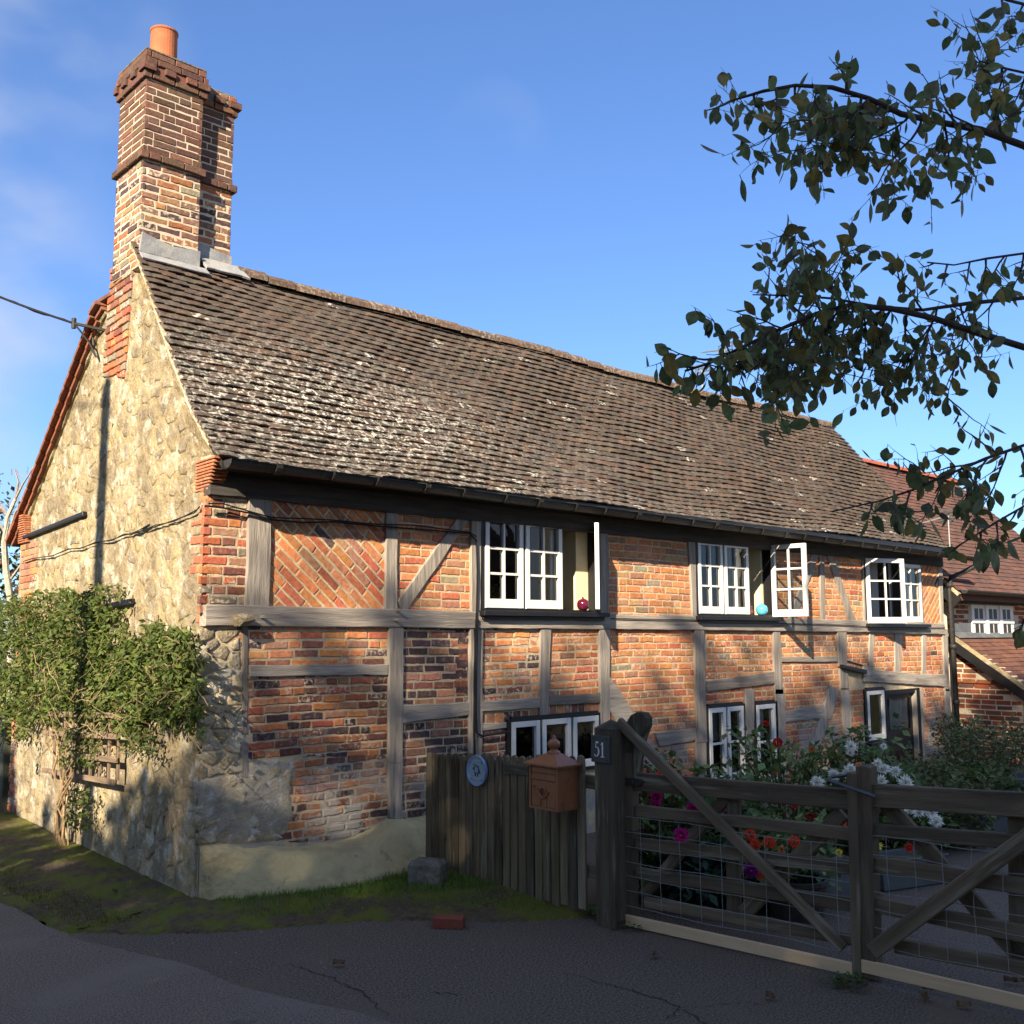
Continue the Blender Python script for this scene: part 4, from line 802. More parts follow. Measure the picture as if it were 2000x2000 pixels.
v=[(px0-.004,py0-.004,pz),(px0+pw+.004,py0-.004,pz),(px0+pw+.004,py0+pw+.004,pz),(px0-.004,py0+pw+.004,pz),(px0+pw/2,py0+pw/2,pz+.062)]; m.add(v,[(0,1,4),(1,2,4),(2,3,4),(3,0,4)],(.06,.055,.04)); m.g=[(p[2],p[0]+p[1],.3) for p in m.v]; obj(m,'post',M_darkwood,gp)
# slate number plate
PF=Fr((px0-.001,py0+pw,0),(0,-1,0),(0,0,1),(-1,0,0))
npz=1.16; m=MB(); m.box(PF,-.02,.148,npz-.085,npz+.095,0,.012,tint=(.055,.06,.062),bev=.002); npl=obj(m,'number_plate',M_paint,None,'grey slate house number plate reading 51 screwed to the gatepost','sign',loc=(px0,py0+pw,npz))
def text(s,F,a,b,c,size,m,parent,name='lettering',ext=.0015):
    cu=bpy.data.curves.new(name,'FONT'); cu.body=s; cu.size=size; cu.extrude=ext; cu.align_x='CENTER'; cu.align_y='CENTER'; cu.offset=.0006
    o=bpy.data.objects.new(name,cu); S.collection.objects.link(o); M=Matrix((F.u,F.v,F.n)).transposed().to_4x4(); M.translation=F.P(a,b,c)
    o.data.materials.append(m); dg=bpy.context.evaluated_depsgraph_get(); me=bpy.data.meshes.new_from_object(o.evaluated_get(dg)); bpy.data.objects.remove(o)
    me.transform(Matrix.Translation(-ORG[parent.name])@M); o=bpy.data.objects.new(name,me); link(o,parent,name); return o
# serif 51 drawn as strokes
def stroke(mb,F,pts,w,c0,c1):
    for i in range(len(pts)-1):
        a,b=pts[i],pts[i+1]; d=(b[0]-a[0],b[1]-a[1]); L=math.hypot(*d) or 1e-6; wa,wb=w[i],w[i+1]; n=(-d[1]/L,d[0]/L); e=(d[0]/L*.0008,d[1]/L*.0008)
        mb.prism([(a[0]-n[0]*wa-e[0],a[1]-n[1]*wa-e[1]),(b[0]-n[0]*wb+e[0],b[1]-n[1]*wb+e[1]),(b[0]+n[0]*wb+e[0],b[1]+n[1]*wb+e[1]),(a[0]+n[0]*wa-e[0],a[1]+n[1]*wa-e[1])],F,c0,c1+i*2e-5,0,(.8,.8,.78))
mb=MB(); h=.10; z0=npz-.045; ox=.008
five=[(.018,.095),(.040,.095)],[(.020,.095),(.016,.058)],[(.016,.058),(.026,.064),(.036,.060),(.042,.048),(.044,.034),(.040,.016),(.030,.004),(.018,.001),(.008,.006),(.006,.014)]
for st,w in zip(five,([.005,.006],[.002,.002],[.0015,.002,.003,.005,.006,.005,.003,.002,.003,.004])): stroke(mb,PF,[(ox+a,z0+b) for a,b in st],w,.012,.0145)
stroke(mb,PF,[(ox+.078,z0+.0),(ox+.078,z0+.096)],[.0055,.0055],.012,.0143); stroke(mb,PF,[(ox+.063,z0+.0),(ox+.093,z0+.0)],[.0025,.0025],.012,.0147); stroke(mb,PF,[(ox+.063,z0+.080),(ox+.078,z0+.094)],[.0015,.003],.012,.0141)
obj(mb,'numerals',M_white,npl)
for a,b in ((.0,.075),(.125,.075),(0,-.065),(.125,-.065)): m=MB(); m.tube([PF.P(a,npz+b,.011),PF.P(a,npz+b,.0165)],.005,6,(.01,.01,.01)); obj(m,'screw',M_black,npl)
# mail box
bx=fen(1067,1550,.2); mbx=Fr(FNF.P(bx[0],0,.03),FTD,(0,0,1),FTN)
zb=fen(1080,1583,.2)[1]; zt=fen(1080,1497,.2)[1]; hw=.145; dp=.19
m=MB(); m.box(mbx,-hw,hw,zb,zt,0,dp,bev=.004); m.box(mbx,-hw,-hw+.018,zb,zt,dp-.001,dp+.010); m.box(mbx,hw-.018,hw,zb,zt,dp-.001,dp+.010); m.box(mbx,-hw+.018,hw-.018,zb,zb+.018,dp-.001,dp+.010)
mail=thing('mail_box',tuple(mbx.P(0,zb,0)),'copper brown lantern shaped mail box with posthorn emblem and ball finial on the fence','mail box'); obj(m,'body',M_cop,mail)
m=MB(); r=.033; vs=[mbx.P(-hw-r,zt,-.01),mbx.P(hw+r,zt,-.01),mbx.P(hw+r,zt,dp+r),mbx.P(-hw-r,zt,dp+r),mbx.P(-hw-r,zt+.012,-.01),mbx.P(hw+r,zt+.012,-.01),mbx.P(hw+r,zt+.012,dp+r),mbx.P(-hw-r,zt+.012,dp+r),mbx.P(-.03,zt+.085,dp/2-.03),mbx.P(.03,zt+.085,dp/2-.03),mbx.P(.03,zt+.085,dp/2+.03),mbx.P(-.03,zt+.085,dp/2+.03)]
m.add(vs,[(0,1,2,3),(0,1,5,4),(1,2,6,5),(2,3,7,6),(3,0,4,7),(4,5,9,8),(5,6,10,9),(6,7,11,10),(7,4,8,11),(8,9,10,11)]); obj(m,'lid',M_cop,mail)
m=MB(); c=mbx.P(0,zt+.08,dp/2); m.lathe(c,[(.045,0),(.045,.012),(.028,.018),(.026,.03),(.038,.042),(.045,.06),(.04,.08),(.025,.092),(.012,.1),(.014,.115),(.004,.125),(0,.125)],16); obj(m,'finial',M_cop,mail,smooth=True)
m=MB(); m.box(mbx,-hw+.024,hw-.024,zb+.022,zt-.105,dp,dp+.006,bev=.002); obj(m,'door',M_cop,mail)
m=MB(); m.box(mbx,-hw+.022,hw-.022,zt-.05,zt-.012,dp,dp+.008,bev=.003); m.box(mbx,-hw+.022,hw-.022,zt-.098,zt-.056,dp,dp+.010,bev=.003); obj(m,'letter_flap',M_cop,mail)
m=MB(); cx_,cz_=-.0,zb+.115
m.tube([mbx.P(cx_+.03*math.cos(t),cz_+.036*math.sin(t),dp+.012) for t in np.linspace(0,2*math.pi,17)],.0065,6)
m.tube([mbx.P(cx_-.058,cz_+.012,dp+.012),mbx.P(cx_-.03,cz_-.02,dp+.013),mbx.P(cx_,cz_-.036,dp+.014),mbx.P(cx_+.03,cz_-.018,dp+.013),mbx.P(cx_+.062,cz_+.016,dp+.012)],[.004,.006,.007,.008,.014],7)
for s in (-1,1): m.tube([mbx.P(cx_+s*.026,cz_-.03,dp+.01),mbx.P(cx_+s*.03,cz_-.085,dp+.01)],[.003,.005],5)
m.tube([mbx.P(cx_-.012,cz_-.026,dp+.013),mbx.P(cx_,cz_+.018,dp+.014),mbx.P(cx_+.012,cz_-.026,dp+.013)],.004,5)
obj(m,'posthorn_emblem',M_cop,mail); m=MB(); m.tube([mbx.P(hw-.045,zb+.15,dp),mbx.P(hw-.045,zb+.15,dp+.012)],.008,8,(.5,.5,.45)); obj(m,'lock',M_metal,mail)
# round blue enamel plaque
pcx,pcz=fen(932.5,1505,.04); PQ=Fr(FNF.P(pcx,pcz,.035),FTD,(0,0,1),FTN)
pq=thing('round_plaque',tuple(PQ.P(0,0,0)),'round pale blue enamel plaque with a line drawn lamb fixed on the pickets','plaque')
def disc(r0,r1,c0,c1,t,n=32):
    m=MB(); vs=[];fs=[]
    for r,c in ((r0,c0),(r1,c1)):
        for i in range(n): a=2*math.pi*i/n; vs.append(PQ.P(r*math.cos(a),r*math.sin(a),c))
    fs=[(i,(i+1)%n,n+(i+1)%n,n+i) for i in range(n)]; m.add(vs,fs,t); return m
R1=.118; m=disc(R1,R1*.98,0,.022,(.22,.33,.55)); m.merge(disc(R1*.98,R1*.78,.022,.014,(.22,.36,.62))); vs=[PQ.P(R1*.78*math.cos(2*math.pi*i/32),R1*.78*math.sin(2*math.pi*i/32),.014) for i in range(32)]; m.add(vs,[tuple(range(32))],(.26,.42,.52)); obj(m,'dish',M_enamel,pq)
m=MB(); q=[(-.035,.042),(.02,.038),(.032,.03),(.03,-.0),(.024,-.018),(-.004,-.01),(-.012,-.04)]
def pl2(pts,r=.0022): m.tube([PQ.P(-x_*1.0,z_,.016) for x_,z_ in pts],r,4,(.01,.03,.09))
pl2([(-.04,.044),(-.036,.05),(-.028,.044),(.02,.038),(.03,.034),(.026,.024),(-.026,.034),(-.042,.012),(-.036,.006),(-.030,.03)]); pl2([(-.03,.03),(-.022,-.006),(-.016,-.042),(-.010,-.042),(-.008,-.012),(.014,-.016),(.010,-.036),(.018,-.045)]); pl2([(.026,.028),(.022,-.018),(.016,-.036)]); pl2([(.028,.02),(.046,-.015),(.04,-.02),(.03,.0)])
obj(m,'lamb_drawing',M_paint,pq)
m=MB()
for i in range(12):
    a=math.pi*.25+math.pi*.5*i/11
    for s in (1,-1): m.tube([PQ.P(.074*math.cos(a),s*.074*math.sin(a),.0155),PQ.P(.084*math.cos(a),s*.084*math.sin(a),.0155)],.0016,4,(.45,.5,.42))
obj(m,'faded_lettering',M_paint,pq)
for a in (.7,2.4,3.9,5.5): m=MB(); m.tube([PQ.P(.095*math.cos(a),.095*math.sin(a),.015),PQ.P(.095*math.cos(a),.095*math.sin(a),.024)],.003,5,(.02,.03,.05)); obj(m,'screw',M_paint,pq)
# ------------------------------------------------------------------ gates
GW=(.105,.080,.053)
def bar(p0,p1,w,c0,c1,name,parent,tint=GW,ax=None,F=GTF):
    d=(p1[0]-p0[0],p1[1]-p0[1]); L=math.hypot(*d); n=(-d[1]/L*w/2,d[0]/L*w/2); o=[(p0[0]-n[0],p0[1]-n[1]),(p1[0]-n[0],p1[1]-n[1]),(p1[0]+n[0],p1[1]+n[1]),(p0[0]+n[0],p0[1]+n[1])]
    k=ru(.8,1.35); u=(d[0]/L,d[1]/L); m=MB(); m.prism(densify(o,.16,.002),F,c0,c1,.004,(tint[0]*k,tint[1]*k,tint[2]*k,0),0)
    m.g=[((g[0]*u[0]+g[1]*u[1]),(-g[0]*u[1]+g[1]*u[0]),g[2]) for g in m.g]; return obj(m,name,M_darkwood,parent)
def gate(pxl,pxr,label,rails,braces,mesh,ml,mr,heads,stile):
    a0=gat(pxl,1600)[0]; g=thing('five_bar_gate',tuple(GTF.P(a0,0,0)),label,'gate','field gates across the drive')
    for (l,r,w) in rails: bar(gat(*l),gat(*r),w,-.045,-.005,'rail',g)
    for (l,r,w,c0,c1) in braces: bar(gat(*l),gat(*r),w,c0,c1,'brace',g)
    for (l,r,w) in stile: bar(gat(*l),gat(*r),w,-.075,.002,'stile',g)
    # mesh
    zs=[gat(*ml[0])[1]+(gat(*ml[1])[1]-gat(*ml[0])[1])*i/6.0 for i in range(7)]; A0=gat(*ml[0])[0]; A1=gat(*mr)[0]; m=MB()
    for z in zs: m.tube([GTF.P(A0+(A1-A0)*t,z+.006*math.sin(t*9+z*7)+ru(-.003,.003),.012) for t in np.linspace(0,1,14)],.0022,4,cap=False)
    x_=A0
    while x_<A1+.01: m.tube([GTF.P(x_+ru(-.004,.004),zz,.013) for zz in zs],.0019,4,cap=False); x_+=.152
    obj(m,'wire_mesh',M_wire,g,kind='stuff'); return g
z3=lambda u,v:Z('3',u,v); z2=lambda u,v:Z('2',u,v); zg=lambda u,v:Z('g',u,v); zh=lambda u,v:Z('h',u,v)
RW=.085
g1=gate(1214,1660,'left gate leaf with long diagonal brace and curved hanging post, wire mesh',[
 ((1236,1527),(1668,1563),.118),((1240,1583.5),(1668,1630.5),.072),((1240,1648),(1668,1697),.075),((1240,1706),(1668,1769),.075),((1256,1763),(1668,1838),.065)],
 [((1212,1409),(1652,1850),.064,.004,.045),((1246,1752),(1408,1560),.07,-.09,-.05),((1440,1790),(1636,1590),.09,-.09,-.05),((1422.5,1556),(1423,1797),.09,-.085,-.05)],
 True,[Z('2',80,1170),zg(170,770)],zh(285,470),None,[((1223,1620),(1222,1790),.105),((1223,1470),(1223,1622),.105)])
# curved head of the hanging stile
a=[gat(*z2(*p)) for p in ((62,900),(65,600),(75,420),(110,290),(150,225),(200,197),(262,205),(300,260),(298,330),(262,420),(235,520),(215,640),(200,900))]
m=MB(); k=1; m.prism(densify(a,.06,.002),GTF,-.075,-.002,.006,(.06,.052,.034),1); obj(m,'curved_stile_head',M_darkwood,g1)
m=MB(); a=[gat(*z2(*p)) for p in ((22,806),(255,828),(272,850),(255,892),(25,885))]; m.prism(a,GTF,.0,.012,.002); obj(m,'strap_hinge',M_iron,g1)
bar((gat(1669,1700)[0],.02),(gat(1667,1500)[0],gat(1667,1509)[1]),.06,-.06,.03,'stile',g1)
g2=gate(1676,2000,'right gate leaf with rounded stile top and steel latch hoop, wire mesh',[
 ((1690,1553.5),(2060,1577),.128),((1698,1623),(2060,1650),.075),((1698,1688),(2060,1742),.085),((1704,1768),(2060,1838),.085),((1745,1848),(2060,1905),.075)],
 [((1707,1856),(2055,1600),.085,.004,.045),((1722,1572),(1990,1880),.09,-.09,-.05),((1980,1580),(1987,1905),.10,-.085,-.05)],
 True,[z3(395,1345),zh(440,1175)],(2040,1830),None,[])
bar((gat(1690,1700)[0],.02),(gat(1688,1500)[0],gat(1688,1497)[1]),.085,-.08,.02,'stile',g2)
a=[gat(*z3(*p)) for p in ((372,760),(372,720),(395,700),(430,700),(470,720),(486,760),(486,905),(372,905))]; m=MB(); m.prism(densify(a,.05,.001),GTF,-.078,.018,.004,(.07,.055,.04),1); obj(m,'rounded_stile_top',M_darkwood,g2)
# latch hoop
m=MB(); P=[gat(*z3(*p)) for p in ((550,985),(165,825),(150,800),(245,800),(250,850))]
m.tube([GTF.P(P[0][0],P[0][1],.035),GTF.P(P[1][0],P[1][1],.10),GTF.P(P[2][0],P[2][1],.06),GTF.P(P[3][0],P[3][1],-.06),GTF.P(P[4][0]+.05,P[4][1],-.1)],.011,5); obj(m,'latch_hoop',M_metal,g2)
for (l,r,lab) in ((Z('g',120,880),zh(365,1415),'pale new timber board along the foot of the left gate'),(zh(402,1370),(2080,1975),'pale new timber board along the foot of the right gate')):
    p0=gat(l[0],l[1]); p1=gat(r[0],r[1]); d=.07
    m=MB(); o=[(p0[0],p0[1]-.035),(p1[0],p1[1]-.035),(p1[0],p1[1]+.035),(p0[0],p0[1]+.035)]; m.prism(o,GTF,.006,.028,.003,(.5,.4,.25),0); obj(m,'timber_board',M_pale,None,lab,'board','boards at the gate feet',loc=tuple(GTF.P(p0[0],p0[1],0)))
# ------------------------------------------------------------------ loose stone, loose brick, kerb wall
c=grd(842,1752); m=MB(); o=densify([(-.13,-.09),(.12,-.1),(.14,.08),(-.12,.1)],.05,.008); F=Fr((c.x+.06,c.y+.12,0),(.6,-.8,0),(.8,.6,0),(0,0,1)); m.prism(o,F,-.02,.25,.035,(.3,.3,.26)); obj(m,'stone_block',M_block,None,'squat mossy stone block standing at the end of the picket fence','stone',loc=(c.x,c.y,0))
c=grd(880,1812); m=MB(); F=Fr((c.x,c.y+.02,.004),(.62,-.78,0),(.78,.62,0),(0,0,1)); m.prism(densify([(-.105,-.05),(.105,-.05),(.105,.05),(-.105,.05)],.05,.003),F,0,.066,.006,(.22,.06,.04,0)); obj(m,'loose_brick',M_nbrick,None,'single red brick lying on the grass edge before the fence','brick',loc=(c.x,c.y,0))
m=MB(); F=Fr((3.2,12.3,0),(1,0,0),(0,1,0),(0,0,1)); m.prism(densify([(-1.2,0),(.75,0),(.75,.3),(-1.2,.3)],.2,.02),F,-.05,.32,.08,(.3,.28,.24)); obj(m,'low_bank_wall',M_block,None,'low grey wall stub at the far corner of the gable','wall',loc=(3.2,12.3,0))
m=MB(); p=GF.P(5.05,0,.0); m.box(Fr(p,(1,0,0),(0,1,0),(0,0,1)),-.06,.06,-.06,.06,0,1.05,tint=(.10,.11,.08)); m.g=[(v[2],v[0]+v[1],0) for v in m.v]; obj(m,'end_post',M_darkwood,None,'short green grey post standing at the far corner of the gable','post',loc=tuple(p))
# ------------------------------------------------------------------ trellis and climber on the gable
tr=thing('trellis',tuple(GF.P(*gab(200,1500),0)),'square brown wooden trellis leaning on the rubble gable','trellis')
def gbar(p0,p1,w,c,name): 
    a,b=gab(*Z('e',*p0)),gab(*Z('e',*p1)); d=(b[0]-a[0],b[1]-a[1]); L=math.hypot(*d); n=(-d[1]/L*w/2,d[0]/L*w/2); m=MB(); m.prism([(a[0]-n[0],a[1]-n[1]),(b[0]-n[0],b[1]-n[1]),(b[0]+n[0],b[1]+n[1]),(a[0]+n[0],a[1]+n[1])],GF,c,c+.018,.002,(.21,.15,.10),0); m.g=[((g[1] if abs(d[1])>abs(d[0]) else g[0]),(g[0] if abs(d[1])>abs(d[0]) else g[1]),g[2]) for g in m.g]; obj(m,name,M_oak,tr)
for y0,y1 in ((205,222),(385,420),(580,640),(735,850)): gbar((515 if y0!=580 else 680,y0 if y0!=735 else 735),(1225 if y0<700 else 1200,y1),.045,.10,'slat')
for i in range(8):
    x_=590+i*88; gbar((x_+30 if x_<700 else x_+18,200),(x_,775+ (x_-590)*.09),.035,.075,'upright')
vine=thing('climbing_shrub',tuple(GF.P(*gab(140,1670),.05)),'big tangled green clematis climbing the left gable from a thick brown stem','climber')
vpoly=[(-60,1200),(0,1175),(60,1165),(110,1150),(190,1158),(215,1185),(225,1250),(260,1250),(300,1235),(360,1225),(380,1270),(392,1330),(388,1390),(372,1420),(340,1405),(300,1400),(270,1440),(225,1425),(190,1400),(150,1410),(110,1400),(60,1415),(20,1440),(-60,1420)]
GC=[(.085,.13,.025),(.115,.155,.03),(.07,.10,.022),(.15,.17,.045),(.15,.115,.05),(.055,.08,.02)]
m=MB(); m2=MB(); cnt=0
while cnt<16000:
    px_,py_=ru(-60,395),ru(1150,1442)
    if not inpoly((px_+16*math.sin(py_*.13)+9*math.sin(py_*.31+px_*.1)+ru(-14,14),py_+15*math.sin(px_*.11)+10*math.sin(px_*.27)+ru(-16,16)),vpoly): continue
    if math.sin(px_*.045+1)*math.sin(py_*.05+px_*.02)>.55 and rnd()<.7: continue
    edge_=min(1,(px_+60)/200)
    cst=ru(.02,.42-.22*edge_)*ru(.5,1); a_=gab(px_,py_,cst)
    if a_[0]>6.2: continue
    p=GF.P(a_[0],a_[1],cst); cl_=.5+.5*math.sin(px_*.07)*math.cos(py_*.09+px_*.03)
    if rnd()>.25+.75*cl_: continue
    d=Vector((ru(-1,1),ru(-1,1),ru(-1.1,.5))); nn=GN+Vector((ru(-.8,.8),ru(-.8,.8),ru(-.2,1)))
    c=random.choice(GC[:4] if rnd()<.78 else GC); k=ru(.7,1.35); m.leaf(p,d,nn,ru(.04,.085),ru(.02,.038),(c[0]*k,c[1]*k,c[2]*k)); cnt+=1
# trailing pieces on and below the trellis
for (lx,ly,ux,uy,nn_) in ((115,1420,190,1500,420),(130,1540,175,1620,260),(235,1420,300,1470,160),(180,1140,240,1170,120)):
    for i in range(nn_):
        px_,py_=ru(lx,ux),ru(ly,uy); cst=ru(.06,.2); p=GF.P(*gab(px_,py_,cst),cst); c=random.choice(GC); k=ru(.7,1.3); m.leaf(p,Vector((ru(-1,1),ru(-1,1),ru(-1,.3))),GN+Vector((0,ru(-.6,.6),ru(0,1))),ru(.035,.07),ru(.018,.03),(c[0]*k,c[1]*k,c[2]*k))
obj(m,'foliage',M_leaf,vine,kind='stuff')
m=MB()
for i in range(11):
    x_=ru(138,158); pts=[GF.P(*gab(x_,1678),.10+ru(-.04,.04))]
    tx=ru(60,330); ty=ru(1300,1400)
    for t in np.linspace(.15,1,9): pts.append(GF.P(*gab(x_+(tx-x_)*max(0,t-.3)**1.3*1.2+ru(-5,5),1678+(ty-1678)*t),.08+ru(0,.1)))
    m.tube(pts,[.014*(1-.7*t)*ru(.6,1.2) for t in np.linspace(0,1,len(pts))],5,(.26,.18,.10))
for i in range(70):
    x_,y_=ru(40,380),ru(1240,1440); pts=[]; dx,dy=ru(-14,14),ru(-3,16); c=ru(.12,.35)
    for t in range(5): x_+=dx+ru(-4,4); y_+=dy+ru(-4,6); pts.append(GF.P(*gab(x_,y_,c),c))
    m.tube(pts,.0035,4,(.30,.22,.12) if rnd()<.6 else (.16,.14,.06))
obj(m,'stem',M_bark,vine,kind='stuff')
# ------------------------------------------------------------------ generic foliage
def cloud(m,c,r,n,size,cols,shell=.55,flat=0):
    c=Vector(c)
    for i in range(n):
        while True:
            q=Vector((ru(-1,1),ru(-1,1),ru(-1,1)))
            if q.length<1 and q.length>shell*rnd(): break
        p=c+Vector((q.x*r[0],q.y*r[1],q.z*r[2])); k=ru(.65,1.35); cc=random.choice(cols); s=size*ru(.6,1.3)
        m.leaf(p,Vector((ru(-1,1),ru(-1,1),ru(-1,.6))),Vector((ru(-.7,.7),ru(-.7,.7),1)),s,s*.6,(cc[0]*k,cc[1]*k,cc[2]*k))
DG=[(.03,.05,.012),(.04,.065,.015),(.025,.04,.012),(.055,.07,.015)]
# hedge and trees behind the far corner of the gable
for i,(x_,y_,z_,r_,lab) in enumerate(((4.1,15.4,2.0,(1.0,1.2,1.9),'dark rounded hedge tree close behind the gable corner'),(5.2,20.0,2.6,(1.6,1.6,2.5),'taller reddish green tree farther behind the gable'),(3.4,18.0,1.6,(1.5,1.4,1.6),'low broad tree at the far left edge'))):
    t=thing('hedge_tree',(x_,y_,0),lab,'tree'); m=MB(); 
    cloud(m,(x_,y_,z_),r_,2600,.11,DG+[(.12,.05,.03),(.10,.12,.03)]); obj(m,'crown',M_leaf2,t,kind='stuff'); m=MB(); m.tube([(x_,y_,0),(x_+.1,y_,z_)],[.12,.05],8,(.12,.09,.06)); obj(m,'trunk',M_bark,t)
bt=thing('bare_tree',tuple(Vector((at(20,1600,12.6).x,at(20,1600,12.6).y,0))),'slender pale bare tree with thin twigs at the left edge','tree'); m=MB(); dep=12.6
def pxt(*pts): return [at(x_,y_,dep) for x_,y_ in pts]
m.tube([at(20,1600,dep)]+pxt((22,1180),(12,1110),(8,1060),(15,1010),(30,975)),[.05,.045,.04,.035,.028,.02],7,(.42,.38,.30)); obj(m,'trunk',M_bark,bt)
m=MB()
for s_ in (((22,1130),(50,1090),(60,1060)),((15,1010),(0,985),(-10,960)),((30,975),(45,945),(70,905)),((30,975),(36,940),(28,915)),((12,1060),(30,1000),(62,965)),((10,1040),(-10,1010),(-20,990))): m.tube(pxt(*s_),[.018,.012,.005],5,(.30,.25,.2))
for i in range(40): x_,y_=ru(0,60),ru(920,1060); m.tube(pxt((x_,y_),(x_+ru(-12,12),y_-ru(4,20))),.004,3,(.25,.2,.17))
obj(m,'branches',M_bark,bt)
# ------------------------------------------------------------------ garden plants behind the gates
PG=[(.11,.18,.06),(.13,.20,.06),(.09,.15,.06),(.17,.21,.07)]
def dahlia(name,base,label,heads,cols,n,r,h,lsz=.09,group=None):
    t=thing('dahlia_plant',base,label,'plant',group); m=MB(); bx_,by_=base[0],base[1]; cloud(m,(bx_,by_,h*.5),(r,r,h*.52),n,lsz,cols); st=MB()
    for i in range(16):
        q=(bx_+ru(-r,r)*.9,by_+ru(-r,r)*.9,h*ru(.75,1.12)); st.tube([(bx_+ru(-.08,.08),by_+ru(-.08,.08),0),(q[0]*.5+bx_*.5,q[1]*.5+by_*.5,q[2]*.6),q],[.007,.006,.003],4,(.09,.10,.03)); cloud(m,q,(.09,.09,.09),10,lsz,cols)
    for (c,rr,col,kind) in heads:
        st.tube([(bx_+ru(-.05,.05),by_+ru(-.05,.05),0),((c[0]+bx_)/2,(c[1]+by_)/2,c[2]*.55),tuple(c)],[.007,.006,.004],4,(.09,.11,.03))
    obj(m,'foliage',M_leaf2,t,kind='stuff'); obj(st,'stem',M_bark,t,kind='stuff')
    for (c,rr,col,kind) in heads:
        f=MB(); c=Vector(c); tw=(CAM-c).normalized()*.8+Vector((ru(-.4,.4),ru(-.4,.4),ru(.0,.6)))
        tw.normalize()
        if kind=='pom':
            N=90
            for i in range(N):
                z_=1-2*(i+.5)/N; a_=i*2.39996; rr_=math.sqrt(1-z_*z_); q=Vector((rr_*math.cos(a_),rr_*math.sin(a_),z_)); k=ru(.8,1.2)
                s1=q.cross(Vector((.2,.3,.9))).normalized(); f.leaf(c+q*rr*.5,q+s1*.15,s1,rr*.55,rr*.36,(col[0]*k,col[1]*k,col[2]*k),.35)
        else:
            N=46
            for ring in range(3):
                for i in range(N//3+4):
                    a_=2*math.pi*i/(N//3+4)+ring*.3; u=tw.cross(Vector((.1,.2,1))).normalized(); v=tw.cross(u); d=(u*math.cos(a_)+v*math.sin(a_))*(1-.22*ring)+tw*(.12+.4*ring)+Vector((ru(-.1,.1),ru(-.1,.1),ru(-.1,.1))); k=ru(.85,1.15)
                    f.leaf(c,d,tw,rr*ru(.9,1.2)*(1-.15*ring),rr*.30,(col[0]*k,col[1]*k,col[2]*k),.3)
            f.lathe(c+tw*.008-Vector((0,0,rr*.1)),[(0,0),(rr*.2,.002),(rr*.2,rr*.15),(0,rr*.2)],8,(.5,.35,.04))
        obj(f,'flower_head',M_petal,t)
    return t
ORG_=(.78,.10,.04); MAG=(.50,.012,.20); WHT=(.80,.80,.72); RDD=(.6,.03,.02); YEL=(.8,.68,.12); PCH=(.75,.33,.12); PUR=(.30,.015,.30)
def hd(px_,py_,dep_,r_,col,kind='pom'): return (tuple(at(px_,py_,dep_-.45)),r_*1.12,col,kind)
def gb(px_,dep_): v=at(px_,1700,dep_); return (v.x,v.y,0)
dahlia('a',gb(1300,7.6),'leafy plant with spiky magenta dahlias just inside the left gate',[hd(1282,1557,7.4,.045,MAG,'s'),hd(1281,1573,7.4,.04,MAG,'s'),hd(1353,1581,7.2,.05,MAG,'s'),hd(1331,1632,7.0,.05,MAG,'s'),hd(1289,1514,7.6,.03,ORG_)],PG,1100,.42,.9)
dahlia('b',gb(1405,7.8),'bush with magenta dahlias by the middle upright of the left gate',[hd(1408,1580,7.5,.05,MAG,'s'),hd(1466,1700,7.0,.05,PUR,'s'),hd(1487,1706,7.0,.035,ORG_)],PG,1200,.42,.8)
dahlia('c',gb(1500,7.4),'bush with a row of orange red pompon dahlias low behind the left gate',[hd(1465,1631,7.3,.036,ORG_),hd(1475,1649,7.2,.034,ORG_),hd(1502,1645,7.2,.038,ORG_),hd(1551,1644,7.2,.036,ORG_),hd(1642,1607,7.4,.036,ORG_),hd(1581,1659,7.2,.03,(.7,.16,.10),'s'),hd(1527,1660,7.2,.028,PCH,'s'),hd(1639,1665,7.2,.025,YEL,'s')],PG,1100,.5,.62)
dahlia('d',gb(1540,9.0),'tall dahlia with one round red bloom in front of the tall windows',[hd(1519,1450,8.7,.037,RDD),hd(1496,1414,8.8,.032,RDD,'s'),hd(1513,1511,8.7,.02,(.4,.15,.05)),hd(1585,1463,8.9,.022,(.7,.15,.06)),hd(1552,1572,8.4,.03,RDD,'s'),hd(1584,1596,8.2,.035,(.35,.02,.02),'s')],PG,1100,.5,1.0,.08)
dahlia('e',gb(1665,9.2),'tall plant of shaggy white dahlias behind the meeting stiles',[hd(1662,1458,9.0,.05,WHT,'s'),hd(1660,1471,9.0,.035,WHT,'s'),hd(1628,1513,8.8,.05,WHT,'s'),hd(1661,1503,8.8,.05,WHT,'s'),hd(1652,1511,8.8,.04,WHT,'s'),hd(1596,1529,8.6,.055,WHT,'s'),hd(1677,1496,8.9,.03,PCH)],PG,1300,.5,1.0)
dahlia('f',gb(1755,9.2),'broad clump of white cactus dahlias below the front door',[hd(1714,1492,9.0,.045,WHT,'s'),hd(1726,1504,9.0,.06,WHT,'s'),hd(1749,1508,9.0,.055,WHT,'s'),hd(1720,1527,8.8,.055,WHT,'s'),hd(1768,1530,8.9,.065,WHT,'s'),hd(1726,1458,9.2,.03,WHT,'s'),hd(1759,1580,8.5,.05,WHT,'s'),hd(1776,1580,8.5,.045,WHT,'s'),hd(1795,1588,8.4,.05,WHT,'s'),hd(1819,1586,8.4,.055,WHT,'s'),hd(1828,1605,8.3,.055,WHT,'s'),hd(1776,1656,8.0,.035,RDD,'s'),hd(1711,1654,8.0,.045,YEL,'s')],PG,1100,.45,.62)
